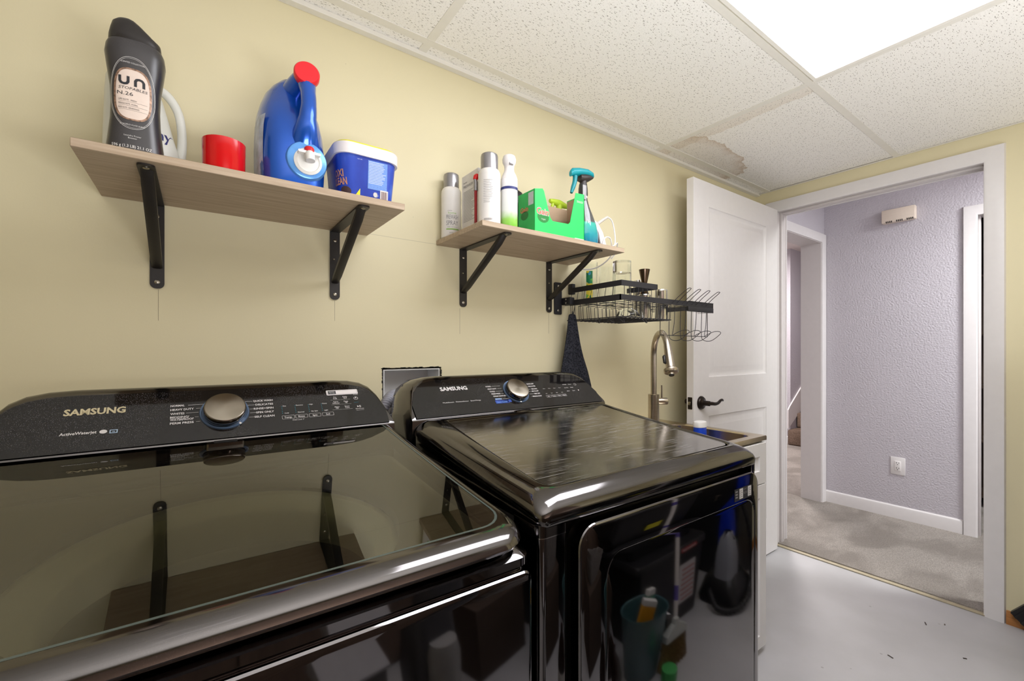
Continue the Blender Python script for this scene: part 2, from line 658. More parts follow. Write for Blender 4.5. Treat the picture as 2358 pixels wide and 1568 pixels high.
# fluorescent troffer
def lens_mat():
    k = N('lit_acrylic_lens')
    g = k.n('ShaderNodeNewGeometry')
    sp = k.n('ShaderNodeSeparateXYZ')
    k.l(g.outputs['Position'], sp.inputs[0])
    ph = k.math('MULTIPLY', k.math('SUBTRACT', sp.outputs['Y'], .062), 2 * PI / .15)
    st = k.math('ADD', k.math('MULTIPLY', k.math('COSINE', ph), -.16), 1.0)
    k.b.inputs['Base Color'].default_value = (.9, .9, .88, 1)
    k.b.inputs['Emission Color'].default_value = (.92, .93, 1, 1)
    k.l(k.math('MULTIPLY', st, LAMP), k.b.inputs['Emission Strength'])
    return k.m
LENS = lens_mat()
def troffer(x0, x1, y0, y1, label):
    t = thing('ceiling_light', label, 'light', ((x0 + x1) / 2, (y0 + y1) / 2, CH))
    b = B()
    A = [(x0 + .010, x1 - .010, y0 + .010, y1 - .010, CH - .002), (x0 + .016, x1 - .016, y0 + .016, y1 - .016, CH - .006), (x0 + .026, x1 - .026, y0 + .026, y1 - .026, CH - .004), (x0 + .03, x1 - .03, y0 + .03, y1 - .03, CH + .006)]
    b.loft([[Vector((p[0], p[1], z)) for p in ((a, c), (d, c), (d, e), (a, e))] for a, d, c, e, z in A], False, False)
    b.obj('lens_frame', TEE, t, sharp=20, recalc=False)
    b = B()
    b.box((x0 + .029, y0 + .029, CH + .005), (x1 - .029, y1 - .029, CH + .009))
    b.obj('lens', LENS, t)
    b = B()
    b.box((x0 + .012, y0 + .012, CH + .012), (x1 - .012, y1 - .012, CH + .10))
    b.obj('housing', TEE, t)
    return t
troffer(TX[2], TX[3], TY[2], TY[3], 'lit rectangular fluorescent ceiling light with white lens set among the ceiling tiles')

# doorway trim
def casing_profile(d):  # d: thickness of casing
    return [(0, 0), (0, d * .55), (.006, d * .75), (.014, d * .8), (.03, d * .85), (.05, d), (.062, d * .95), (.066, 0)]
def casing(name, x, sgn, y0, y1, ztop, m, w=.066, zb=0.0):
    """three mitred legs around an opening in a plane x=const; profile from the inner edge outward"""
    pr = casing_profile(.017)
    loops = []
    for (yy, zz, oy, oz) in ((y0, zb, -1, 0), (y0, ztop, -1, 1), (y1, ztop, 1, 1), (y1, zb, 1, 0)):
        loops.append([Vector((x + sgn * d, yy + oy * u, zz + oz * u)) for u, d in pr])
    b = B().loft(loops)
    return b.obj(name, m, None, sharp=25)
struct(casing('trim_1', X1, -1, OY0 + .004, OY1 - .004, OZ - .004, TRIMW))
b = B()
x0, x1 = X1 - .001, X1 + .121
b.box((x0, OY0 - .02, 0), (x1, OY0, OZ + .02)); b.box((x0, OY1, 0), (x1, OY1 + .02, OZ + .02)); b.box((x0, OY0, OZ), (x1, OY1, OZ + .02))
b.box((x0 + .04, OY0, 0), (x0 + .075, OY0 + .011, OZ), .002); b.box((x0 + .04, OY0 + .011, OZ - .011), (x0 + .075, OY1 - .011, OZ), .002); b.box((x0 + .04, OY1 - .011, 0), (x0 + .075, OY1, OZ), .002)
tr2 = struct(b.obj('trim_2', JAMB))
b = B(); b.box((X1 + .012, OY0 + .0005, .90), (X1 + .04, OY0 + .002, .96), .003)
b.obj('strike_plate', BRONZE, tr2)
struct(casing('trim_3', X1 + .12, 1, OY0 + .004, OY1 - .004, OZ - .004, TRIMW))
b = B(); b.box((X1 - .012, OY0, .0005), (X1 + .016, OY1, .006), .002)
struct(b.obj('trim_4', mat('threshold_strip', (176, 164, 138), .5, var=.12, vscale=20)))
b = B()
prf = [(0, 0), (.013, 0), (.013, .035), (.009, .045), (.006, .055), (0, .057)]
b.prism(prf, lambda u, v, d: Vector((X1 - u, d, v)), YB, OY0 - .063)
struct(b.obj('baseboard_right', OAK, sharp=25))

# the white panelled door, opened flat along the left wall
def door_leaf(name, x0, x1, y, th, z0, z1, panels, m):
    b = B()
    q = .0
    # front and back faces with sunk panels, by concentric loops
    for (yy, s) in ((y, 1), (y + th, -1)):
        rows = sorted({z0, z1, *[p[2] for p in panels], *[p[3] for p in panels]})
        cols = [x0, panels[0][0], panels[0][1], x1]
        for ci in range(3):
            for ri in range(len(rows) - 1):
                isp = ci == 1 and any(abs(p[2] - rows[ri]) < 1e-6 for p in panels)
                a, c, e, f = cols[ci], cols[ci + 1], rows[ri], rows[ri + 1]
                if not isp:
                    b.poly([Vector(p) for p in ((a, yy, e), (c, yy, e), (c, yy, f), (a, yy, f))])
                else:
                    steps = [(0, 0), (.004, .004), (.018, .0085), (.026, .0085), (.05, .003), (.052, .003)]
                    b.loft([[Vector((px, yy + s * dd, pz)) for px, pz in ((a + i, e + i), (c - i, e + i), (c - i, f - i), (a + i, f - i))] for i, dd in steps], False, True)
    b.poly([Vector(p) for p in ((x0, y, z0), (x0, y + th, z0), (x0, y + th, z1), (x0, y, z1))])
    b.poly([Vector(p) for p in ((x1, y, z0), (x1, y + th, z0), (x1, y + th, z1), (x1, y, z1))])
    b.poly([Vector(p) for p in ((x0, y, z0), (x1, y, z0), (x1, y + th, z0), (x0, y + th, z0))])
    b.poly([Vector(p) for p in ((x0, y, z1), (x1, y, z1), (x1, y + th, z1), (x0, y + th, z1))])
    bmesh.ops.remove_doubles(b.bm, verts=b.bm.verts, dist=.0001)
    return b.obj(name, m, None, sharp=20)
DX0, DX1, DY = 1.922, 2.79, 1.2
dr = struct(door_leaf('door_1', DX0, DX1, DY, .035, .012, 2.016, [(2.055, 2.655, .22, .862), (2.055, 2.655, 1.054, 1.897)], WHITE))
hz = .932
b = B(); b.lathe([(0, 0), (.033, 0), (.033, .004), (.028, .011), (.016, .014), (.0125, .018), (.0125, .045), (.010, .047), (0, .047)], (1.985, DY, hz), 28, (0, -1, 0))
b.obj('handle_rose', BRONZE, dr)
b = B()
b.tube([(1.985, DY - .038, hz), (2.005, DY - .046, hz - .001), (2.03, DY - .048, hz - .004), (2.055, DY - .048, hz - .001), (2.078, DY - .047, hz + .009), (2.095, DY - .046, hz + .011), (2.103, DY - .046, hz + .006)], [.009, .009, .0085, .0075, .0065, .006, .004], 10, sm=4)
b.obj('handle_lever', BRONZE, dr)
b = B(); b.lathe([(0, 0), (.033, 0), (.033, .004), (.028, .011), (.016, .014), (.0125, .018), (.0125, .045), (0, .047)], (1.985, DY + .035, hz), 24, (0, 1, 0))
b.tube([(1.985, DY + .073, hz), (2.03, DY + .083, hz - .003), (2.095, DY + .081, hz + .008)], [.009, .008, .005], 10, sm=4)
b.obj('back_handle', BRONZE, dr)
b = B(); b.prism(rrect(DY + .006, DY + .029, hz - .029, hz + .029, .003), lambda u, v, d: Vector((DX0 - d, u, v)), -.001, .0012)
lp = b.obj('latch_plate', BRONZE, dr)
b = B(); b.box((DX0 - .011, DY + .011, hz - .009), (DX0 - .001, DY + .024, hz + .009), .004)
b.obj('latch_bolt', SCREW, lp)
for z in (.22, 1.0, 1.82):
    b = B(); b.lathe([(0, 0), (.006, 0), (.006, .088), (.004, .094), (0, .094)], (DX1 + .008, DY + .037, z - .045), 10)
    b.box((DX1 - .001, DY + .006, z - .044), (DX1 + .002, DY + .034, z + .044))
    b.obj('door_hinge', BRONZE, dr)

# ------------------------------------------------------------------ hall and stair room
Y3 = 1.371
b = B(); b.box((X1 + .016, -1.3, -.1), (7.5, 4.6, .011))
struct(b.obj('floor_hall', CARPET, sharp=0))
b = B()
b.box((X1 + .12, -1.3, 2.38), (X2 + .1, Y3 + .02, 2.45)); b.box((X1 - .2, Y3 + .14, 2.46), (7.5, 4.6, 2.53)); 
struct(b.obj('ceiling_hall', mat('white_ceiling_paint', (226, 216, 212), .8, bump=.3, bscale=120), sharp=0))
RY0, RY1 = -.30, .543                                             # door on the far hall wall
b = B(); b.box((X2, -1.3, -.1), (X2 + .1, RY0 - .02, 2.45)); b.box((X2, RY1 + .02, -.1), (X2 + .1, Y3 + .138, 2.45)); b.box((X2, RY0 - .02, 2.055), (X2 + .1, RY1 + .02, 2.45))
struct(b.obj('wall_hall_far', LAV, sharp=0))
b = B(); b.box((X1 + .12, -1.4, -.1), (X2 + .1, -1.3, 2.45))
struct(b.obj('wall_hall_end', LAV, sharp=0))
HO0, HO1, HOZ = X1 + .16, 3.915, 2.015                             # cased opening towards the stairs
b = B(); b.box((X1 + .12, Y3, -.1), (HO0 - .02, Y3 + .138, 2.45)); b.box((HO1 + .02, Y3, -.1), (X2, Y3 + .138, 2.45)); b.box((HO0 - .02, Y3, HOZ + .02), (HO1 + .02, Y3 + .138, 2.45))
struct(b.obj('wall_hall_left', LAV, sharp=0))
b = B(); b.box((HO0 - .02, Y3 - .001, .01), (HO0, Y3 + .139, HOZ + .02)); b.box((HO1, Y3 - .001, .01), (HO1 + .02, Y3 + .139, HOZ + .02)); b.box((HO0, Y3 - .001, HOZ), (HO1, Y3 + .139, HOZ + .02))
struct(b.obj('trim_5', JAMB))
pr = casing_profile(.016)
loops = []
for (xx, zz, ox, oz) in ((HO0 - .004, .01, -1, 0), (HO0 - .004, HOZ + .004, -1, 1), (HO1 + .004, HOZ + .004, 1, 1), (HO1 + .004, .01, 1, 0)):
    loops.append([Vector((xx + ox * u * .9, Y3 - d, zz + oz * u)) for u, d in pr])
struct(B().loft(loops).obj('trim_6', TRIMW, sharp=25))
struct(casing('trim_7', X2, -1, RY0 + .004, RY1 - .004, 2.035, TRIMW, zb=.01))
b = B(); b.box((X2 - .001, RY0 - .02, .01), (X2 + .101, RY0, 2.055)); b.box((X2 - .001, RY1, .01), (X2 + .101, RY1 + .02, 2.055)); b.box((X2 - .001, RY0, 2.035), (X2 + .101, RY1, 2.055))
b.box((X2 + .03, RY1 - .011, .01), (X2 + .06, RY1, 2.035), .002)
struct(b.obj('trim_8', JAMB))
bp = [(0, 0), (.012, 0), (.012, .07), (.009, .082), (.004, .088), (0, .09)]
b = B(); b.prism(bp, lambda u, v, d: Vector((X2 - u, d, v + .01)), RY1 + .062, Y3)
struct(b.obj('baseboard_hall', TRIMW, sharp=25))
# dark room beyond the far door
b = B(); b.box((X2 + .1, -1.2, -.1), (7.2, 1.3, .008))
struct(b.obj('floor_far_room', wood_mat('brown_floorboards', (120, 78, 46), (150, 100, 62), .4, axis='X'), sharp=0))
DKW = wall_mat('dark_brown_paint', (74, 62, 54))
b = B(); b.box((7.2, -1.3, -.1), (7.3, 1.3, 2.6)); b.box((X2 + .1, 1.3, -.1), (7.3, 1.36, 2.6)); b.box((X2 + .1, -1.36, -.1), (7.3, -1.2, 2.6)); b.box((X2 + .1, -1.36, 2.5), (7.3, 1.36, 2.6))
struct(b.obj('wall_far_room', DKW, sharp=0))
DARKW = wood_mat('dark_walnut', (44, 34, 28), (70, 54, 42), .4, axis='Z')
t = thing('bookcase', 'dark wooden shelf unit seen through the narrow gap of the far hall door', 'bookcase', (5.2, .45, .008))
b = B(); b.box((5.0, .1, .008), (5.03, .86, 1.75)); b.obj('back_panel', DARKW, t)
for y in (.10, .84):
    b = B(); b.box((4.72, y, .008), (5.0, y + .02, 1.75), .002); b.obj('side_panel', DARKW, t)
for z in (.09, .5, .9, 1.3, 1.73):
    b = B(); b.box((4.73, .12, z), (5.0, .84, z + .02), .002); b.obj('shelf', DARKW, t)
# stair room
b = B(); b.box((6.05, 2.4501, -.1), (6.15, 4.6, 2.6)); b.box((6.15, 2.45, -.1), (9.0, 2.55, 3.5)); b.box((6.0501, 2.45, -.1), (6.15, 2.4501, 3.5))
struct(b.obj('wall_stair', LAV, sharp=0))
b = B(); b.box((X1 - .3, 4.5, -.1), (6.2, 4.6, 2.6)); b.box((X1 - .4, Y3 + .138, -.1), (X1 - .3, 4.6, 2.6))
struct(b.obj('wall_stair_far', LAV, sharp=0))
b = B(); b.box((X2 + .1, Y3 + .05, -.1), (9.0, Y3 + .138, 3.5))
struct(b.obj('wall_stair_right', LAV, sharp=0))
b = B(); b.prism(bp, lambda u, v, d: Vector((6.05 - u, d, v + .01)), 2.45, 4.5)
struct(b.obj('baseboard_stair', TRIMW, sharp=25))
st = thing('staircase', 'carpeted staircase rising behind the white cased opening in the hall', 'stairs', (6.0, 2.0, .011))
SX, RH, TR = 5.94, .187, .262
for i in range(9):
    b = B()
    b.box((SX + i * TR, Y3 + .14, .011 + i * RH), (SX + (i + 1) * TR + .02, 2.44, .011 + (i + 1) * RH), .018, 3)
    o = b.obj('stair_step', CARPET2, st)
b = B()
zo = .011
b.prism([(SX + .02, zo + RH + .01), (SX + .02, zo + RH + .24), (SX + .06, zo + RH + .28), (SX + 9 * TR, zo + 9 * RH + .33), (SX + 9 * TR, zo + 8 * RH)], lambda u, v, d: Vector((u, d, v)), 2.435, 2.4495)
b.obj('skirt_board', TRIMW, st, sharp=20)
t = thing('flush_light', 'small lit ceiling fixture near the top of the cased opening by the stairs', 'light', (5.35, 1.86, 2.46))
b = B(); b.lathe([(0, 0), (.1, 0), (.1, -.015), (.095, -.02), (0, -.02)], (5.35, 1.86, 2.46), 24); b.obj('mounting_plate', TRIMW, t)
b = B(); b.lathe([(.09, -.02), (.085, -.05), (.05, -.075), (0, -.08)], (5.35, 1.86, 2.46), 24); b.obj('glass_shade', mat('lit_glass_shade', (255, 236, 220), .3, emit=9), t)

# things on the far hall wall
t = thing('door_chime', 'cream rectangular door chime box high on the lavender hall wall', 'door chime', (X2 - .02, .91, 2.12))
CREAM = mat('cream_plastic', (226, 212, 196), .45, var=.03, stretch=(1, 1, 30), vscale=6)
b = B(); b.box((X2 - .05, .826, 2.078), (X2 - .0005, 1.006, 2.170), .006, 2); b.obj('cover', CREAM, t)
for g in range(3):
    for i in range(4):
        y = .978 - g * .056 - i * .0095
        b = B(); b.box((X2 - .0508, y - .0025, 2.0775), (X2 - .040, y + .0025, 2.089)); b.obj('sound_slot', BLKP, t)
t = thing('wall_outlet', 'white duplex wall outlet low on the lavender hall wall', 'outlet', (X2, .926, .376))
b = B(); b.box((X2 - .006, .886, .316), (X2 - .0005, .966, .438), .003, 2); b.obj('cover_plate', TRIMW, t)
b = B(); b.box((X2 - .009, .909, .342), (X2 - .005, .943, .412), .002); f_ = b.obj('receptacle', mat('outlet_white', (232, 228, 226), .3), t)
for zc in (.359, .395):
    b = B(); b.box((X2 - .0097, .931, zc), (X2 - .0085, .934, zc + .008)); b.box((X2 - .0097, .918, zc), (X2 - .0085, .921, zc + .0075)); b.box((X2 - .0097, .924, zc - .009), (X2 - .0085, .929, zc - .005)); b.obj('socket_slots', BLKP, f_)

# ================================================================== SHELVES
def screw(parent, c, axis, r=.005):
    b = B(); b.lathe([(0, 0), (r, 0), (r, .0012), (r * .6, .0026), (0, .0026)], c, 12, axis)
    o = b.obj('screw', SCREW, parent)
    b = B(); b.lathe([(0, 0), (r * .35, 0), (r * .35, .003), (0, .003)], c, 6, axis)
    return o
def wall_shelf(x0, x1, y0, z0, z1, brx, label, zb):
    t = thing('wall_shelf', label, 'shelf', ((x0 + x1) / 2, D, z0))
    b = B(); b.box((x0, y0, z0), (x1, D - .001, z1), .0012, 1)
    b.obj('board', ASH, t)
    for x in brx:
        b = B()
        h = .0138
        # plate on the wall and plate under the board, rounded ends, thin strap bent at the corner
        b.prism(rrect(x - h, x + h, zb, z0 - .0005, (.012, .012, .001, .001)), lambda u, v, d: Vector((u, D - d, v)), .0005, .0045)
        b.prism(rrect(x - h, x + h, y0 + .014, D - .001, (.010, .010, .001, .001)), lambda u, v, d: Vector((u, v, z0 - d)), .0005, .0045)
        # pressed channel strut: web with two side flanges
        p0, p1 = Vector((x, y0 + .055, z0 - .006)), Vector((x, D - .006, zb + .058))
        dr_ = (p1 - p0).normalized(); nn = Vector((0, -dr_.z, dr_.y))
        if nn.y > 0: nn = -nn
        k = .0125
        L = []
        for p, kk in ((p0 - dr_ * .02, .5), (p0 + dr_ * .02, 1), (p1 - dr_ * .03, 1), (p1 + dr_ * .012, .55)):
            kx = k * (.86 if kk == 1 else .8)
            L.append([p + Vector((-kx, 0, 0)), p + Vector((-kx, 0, 0)) + nn * .011 * kk, p + Vector((-kx * .6, 0, 0)) + nn * .014 * kk, p + Vector((kx * .6, 0, 0)) + nn * .014 * kk, p + Vector((kx, 0, 0)) + nn * .011 * kk, p + Vector((kx, 0, 0))])
        b.loft(L)
        br = b.obj('shelf_bracket', BLK, t, sharp=30)
        screw(br, (x, y0 + .028, z0 - .0045), (0, 0, -1), .0055)
        screw(br, (x, D - .0045, zb + .015), (0, -1, 0), .0055)
        screw(br, (x, D - .0045, z0 - .03), (0, -1, 0), .0045)
        screw(br, (x - .003, D - .0045, z0 - .085), (0, -1, 0), .003)
    return t
SZ = 1.556
wall_shelf(-.180, .422, 1.053, 1.5395, SZ, (-.081, .3265), 'long ash shelf on two black brackets holding detergent bottles above the washer', 1.337)
wall_shelf(.654, 1.261, 1.060, 1.5425, SZ + .0025, (.757, 1.152), 'ash shelf on two black brackets holding spray cans and green carton', 1.340)
b = B()
for x, l in ((-.079, .075), (.3265, .06), (.745, .09), (1.152, .08)):
    b.box((x - .0004, D - .0004, 1.335 - l), (x + .0004, D + .0001, 1.335))
b.obj('pencil_mark', mat('pencil', (150, 140, 118), .8), wl)
SZ2 = SZ + .0027

# ================================================================== THINGS ON THE FIRST SHELF
def lofttab(tab, name, m, parent, caps=True, n=40):
    b = B(); b.loft([sup(r[1], r[2], r[0], r[3], r[4], r[5], n) for r in tab])
    return b.obj(name, m, parent)
# -- charcoal bottle of scent beads
cx, cy = -.0985, 1.115
t = thing('scent_booster_bottle', 'charcoal waisted laundry bead bottle with cream oval label, first on the long shelf', 'bottle', (cx, cy, SZ))
CHAR = gloss_mat('charcoal_plastic', (50, 47, 48), .28, 0, .15)
tab = [(SZ + z, cx, cy, hx, hy, 2.6) for z, hx, hy in ((.0005, .041, .031), (.004, .0445, .034), (.03, .0415, .0325), (.07, .0375, .031), (.10, .0365, .0305), (.13, .0375, .031), (.165, .042, .033), (.192, .0452, .0345), (.207, .0435, .034), (.214, .0405, .033))]
lofttab(tab, 'body', CHAR, t)
b = B()
caps = []
for k, (z, hx, hy, sl) in enumerate(((.214, .0385, .031, 0), (.2155, .0395, .032, 0), (.228, .0385, .0315, .0), (.240, .036, .030, .35), (.251, .033, .0275, .75), (.2575, .027, .023, 1.0), (.260, .018, .016, 1.0))):
    lp = sup(cx - .002 * k / 6, cy, SZ + z, hx, hy, 2.6)
    for p in lp:
        u = (p.x - cx) / .04
        p.z -= sl * .030 * max(0, u + .15) ** 1.2 if u > -.15 else 0
    caps.append(lp)
b.loft(caps); b.obj('cap', mat('black_cap', (38, 34, 32), .4), t)
F = lambda e: (lambda u, v: Vector((u, front(tab, u, v, e), v)))
def mapped_oval(b, f, u, v, ru, rv, e=2.5, rings=5, n=36):
    prev = [b.bm.verts.new(f(u, v))] * n
    for r in range(1, rings + 1):
        k = r / rings
        cur = []
        for i in range(n):
            a = 2 * PI * i / n; c, s_ = math.cos(a), math.sin(a)
            cur.append(b.bm.verts.new(f(u + k * ru * math.copysign(abs(c) ** (2 / e), c), v + k * rv * math.copysign(abs(s_) ** (2 / e), s_))))
        for i in range(n):
            j = (i + 1) % n
            if r == 1: b.bm.faces.new((prev[0], cur[i], cur[j]))
            else: b.bm.faces.new((prev[i], cur[i], cur[j], prev[j]))
        prev = cur
def mapped_ring(b, f, u, v, ru, rv, wd, e=2.4, n=48, a0=0, a1=2 * PI):
    full = abs(a1 - a0 - 2 * PI) < 1e-6
    pts = []
    for i in range(n + (0 if full else 1)):
        a = a0 + (a1 - a0) * i / n; c, s_ = math.cos(a), math.sin(a)
        q = (math.copysign(abs(c) ** (2 / e), c), math.copysign(abs(s_) ** (2 / e), s_))
        pts.append((b.bm.verts.new(f(u + ru * q[0], v + rv * q[1])), b.bm.verts.new(f(u + (ru - wd) * q[0], v + (rv - wd) * q[1]))))
    for i in range(len(pts) if full else len(pts) - 1):
        p, q = pts[i], pts[(i + 1) % len(pts)]
        b.bm.faces.new((p[0], q[0], q[1], p[1]))
zc = SZ + .112
b = B(); mapped_oval(b, F(.0005), cx - .002, zc, .0275, .0485, 3.0); lab = b.obj('label_panel', mat('cream_label', (226, 208, 194), .4, var=.05), t)
b = B()
mapped_ring(b, F(.0007), cx - .002, zc, .0275, .0485, .003, 3.0); b.obj('label_rim', mat('bronze_fleck', (150, 120, 100), .4, .4, var=.5, vscale=220), t)
b = B()
mapped_ring(b, F(.0007), cx - .002, zc + .002, .0325, .067, .0006, 2.3); mapped_ring(b, F(.0007), cx - .002, zc + .002, .0312, .0645, .0004, 2.3)
put_text(b, 'SCENTED COLLECTION', F(.0008), cx - .002, zc + .0565, .0026, .034, 'C'); put_text(b, 'A WORLD-CLASS SCENT', F(.0008), cx - .002, zc - .0585, .0026, .036, 'C')
put_text(b, 'Laundry Power', F(.0008), cx - .002, zc - .079, .0028, None, 'C'); put_text(b, 'Booster', F(.0008), cx - .002, zc - .0835, .0028, None, 'C')
put_text(b, '596 g (1.3 LB) 21.1 OZ', F(.0008), cx - .003, zc - .1005, .0052, .058, 'C', .01)
b.obj('white_lettering', PRINT, t)
b = B()
G = F(.0009)
# the word mark: a rounded u and n drawn as thick strokes
def stroke(pts, wd):
    for i in range(len(pts) - 1):
        p, q = Vector(pts[i]), Vector(pts[i + 1]); d = (q - p).normalized(); nrm = Vector((-d.y, d.x)) * wd / 2; p -= d * wd * .1; q += d * wd * .1
        b.bm.faces.new([b.bm.verts.new(G(*r)) for r in (p + nrm, p - nrm, q - nrm, q + nrm)])
ux, uz, uw, uh = cx - .0225, zc + .0165, .0165, .0155
stroke([(ux + .002, uz + uh), (ux + .002, uz + .006), (ux + .004, uz + .0025), (ux + .008, uz + .0015), (ux + .012, uz + .0025), (ux + .014, uz + .006), (ux + .014, uz + uh)], .0042)
ux += .0225
stroke([(ux + .002, uz), (ux + .002, uz + uh - .006), (ux + .004, uz + uh - .0025), (ux + .008, uz + uh - .0015), (ux + .012, uz + uh - .0025), (ux + .014, uz + uh - .006), (ux + .014, uz)], .0042)
put_text(b, 'STOPABLES', G, cx - .0225, zc + .0085, .0048, .042, 'L', 0, .15)
put_text(b, 'N.26', G, cx - .0285 + .004, zc - .0025, .0065, .023)
for i, s_ in enumerate(('LIFE NOTE · FRESH', 'MIDDLE NOTE · FLORAL', 'BASE NOTE · CEDARWOOD')):
    put_text(b, s_, G, cx - .0225, zc - .0125 - i * .0075, .0028, .026 + .002 * i)
    put_rect(b, G, cx - .0225, cx + .019, zc - .0145 - i * .0075, zc - .0142 - i * .0075, 0, 6)
b.obj('dark_lettering', INK, t)
# -- translucent softener bottle behind it
cx, cy = -.088, 1.262
t = thing('softener_bottle', 'pale translucent fabric softener jug with loop handle, behind the charcoal bottle', 'bottle', (cx, cy, SZ))
PALE = mat('translucent_white_plastic', (232, 232, 222), .35, var=.02, trans=.1)
tab2 = [(SZ + z, x_, cy, hx, .042, 2.4) for z, x_, hx in ((.0005, -.098, .060), (.006, -.098, .065), (.06, -.099, .067), (.11, -.1055, .0595), (.15, -.1095, .054), (.185, -.1135, .049), (.215, -.1175, .043), (.232, -.12, .034), (.236, -.12, .028))]
lofttab(tab2, 'body', PALE, t)
b = B(); b.tube([(-.085, cy, SZ + .222), (-.058, cy, SZ + .208), (-.038, cy, SZ + .175), (-.031, cy, SZ + .125), (-.033, cy, SZ + .075), (-.043, cy, SZ + .035)], [.010, .0095, .009, .009, .0095, .012], 12, sm=5)
b.obj('handle', PALE, t)
b = B(); b.lathe([(0, 0), (.026, 0), (.026, .028), (.023, .033), (0, .033)], (-.12, cy, SZ + .2355), 24); b.obj('cap', PALE, t)
b = B(); G = lambda u, v: Vector((u, front(tab2, u, v, .0008), v))
put_text(b, 'Downy', G, -.0475, SZ + .092, .0215, .085, 'R', .015)
b.obj('blue_lettering', mat('navy_print', (44, 44, 104), .5), t)
# -- red dosing cap
t = thing('dosing_cap', 'red plastic measuring cap standing upside down between bottles on long shelf', 'cap', (.045, 1.13, SZ))
RED = mat('red_gloss_plastic', (206, 20, 24), .16, var=.03)
b = B(); b.lathe([(0, 0), (.0375, 0), (.0385, .0015), (.0398, .078), (.0385, .079), (.037, .077), (.036, .006), (0, .005)], (.045, 1.13, SZ + .0003), 48); b.obj('cup', RED, t)
# -- big blue detergent jug with tap
t = thing('detergent_jug', 'large blue detergent jug with red screw cap and white push tap', 'jug', (.175, 1.18, SZ))
BLUE = mat('blue_pearl_plastic', (18, 84, 186), .24, .45, var=.12, vscale=9, coat=.5)
tabj = [(SZ + z, x, y, hx, hy, e) for z, x, y, hx, hy, e in (
    (.0005, .180, 1.185, .062, .095, 3.2), (.005, .180, 1.185, .0685, .102, 3.2), (.05, .180, 1.185, .0715, .104, 3.0), (.10, .180, 1.186, .0725, .102, 2.8), (.145, .179, 1.190, .071, .097, 2.7),
    (.185, .178, 1.197, .067, .086, 2.6), (.214, .178, 1.204, .060, .074, 2.5), (.243, .177, 1.208, .049, .062, 2.4), (.266, .180, 1.208, .038, .050, 2.2), (.282, .187, 1.20, .028, .036, 2.1), (.289, .190, 1.198, .012, .018, 2.0))]
lofttab(tabj, 'body', BLUE, t, n=48)
nax = Vector((-.13, -.96, .12)).normalized()
nc = Vector((.203, 1.098, SZ + .268))
b = B(); b.tube([Vector((.186, 1.20, SZ + .235)), Vector((.196, 1.15, SZ + .255)), nc - nax * .012], [.040, .031, .0235], 20, sm=5); b.obj('neck', BLUE, t)
b = B(); b.lathe([(0, 0), (.0265, 0), (.0275, .002), (.0275, .016), (.025, .0195), (.018, .020), (0, .0195)], nc - nax * .01, 36, nax); b.obj('screw_cap', mat('red_cap', (226, 34, 44), .35, var=.03), t)
b = B(); b.tube([nc - nax * .014 + Vector((0, .004, -.004)), (.205, 1.094, SZ + .225), (.2045, 1.083, SZ + .19), (.202, 1.082, SZ + .160), (.200, 1.092, SZ + .128), (.198, 1.112, SZ + .098)], [.022, .0165, .0165, .019, .028, .036], 16, sm=6)
b.obj('handle', BLUE, t)
tc = Vector((.200, 1.079, SZ + .062))
b = B(); b.lathe([(0, .004), (.038, .004), (.041, .0025), (.0435, -.004), (.0445, -.016)], tc, 40, (0, -1, 0)); b.obj('tap_ring', mat('light_blue_ring', (96, 158, 226), .25, .2), t)
b = B()
b.lathe([(0, .003), (.029, .003), (.0295, .0075), (.024, .011), (.0225, .009), (0, .009)], tc + Vector((.001, 0, -.004)), 36, (0, -1, 0))
b.tube([tc + Vector((.001, -.006, .006)), tc + Vector((.001, -.028, .004)), tc + Vector((.001, -.034, -.012))], [.0095, .0095, .0095], 16, sm=4)
b.prism(rrect(-.0225, .0245, .007, .0125, .0025), lambda u, v, d: tc + Vector((u, -d, v)), .012, .026)
b.obj('push_tap', mat('white_tap_plastic', (232, 230, 224), .3), t)
b = B(); b.lathe([(0, 0), (.0105, 0), (.0105, .008), (.008, .011), (0, .011)], tc + Vector((.001, -.019, .0125)), 20); b.obj('red_button', mat('red_button', (206, 20, 28), .35), t)
b = B()
G = lambda u, v: Vector((interp(tabj, SZ + v)[1] - interp(tabj, SZ + v)[3] * (1 - min(.99, abs((u - 1.186) / interp(tabj, SZ + v)[4])) ** 3) ** (1 / 3) - .0007, u, SZ + v))
for i in range(6):
    for j in range(6):
        u0, u1 = 1.115 + .018 * i, 1.115 + .018 * (i + 1); v0, v1 = .012 + .025 * j, .012 + .025 * (j + 1)
        b.bm.faces.new([b.bm.verts.new(G(*q)) for q in ((u0, v0), (u1, v0), (u1, v1), (u0, v1))])
b.obj('side_label', mat('silver_blue_label', (168, 178, 200), .35, .1, var=.35, vscale=40), t)
# -- square tub
t = thing('powder_tub', 'blue square stain remover tub with white rim and yellow lid', 'tub', (.345, 1.155, SZ))
tw = .006
def tubsec(z, k, r):
    hx, hy = .0655 + k, .066 + k
    return [Vector((.3415 + u, 1.152 + v, SZ + z)) for u, v in rrect(-hx, hx, -hy, hy, r, 6)]
b = B(); b.loft([tubsec(.0005, -.003, .03), tubsec(.004, 0, .03), tubsec(.105, .0085, .033)]); 
TUBM = N('blue_wrap_label'); 
_n = TUBM.n('ShaderNodeTexNoise', Scale=14.0, Detail=6.0); TUBM.l(TUBM.coords((1, 1, .6), (0, .5, 0)), _n.inputs['Vector'])
TUBM.l(TUBM.ramp(_n.outputs['Fac'], [(.35, lin((30, 52, 150))), (.6, lin((40, 72, 178))), (.75, lin((92, 132, 214)))]), TUBM.b.inputs['Base Color']); TUBM.b.inputs['Roughness'].default_value = .3
b.obj('body', TUBM.m, t, sharp=30)
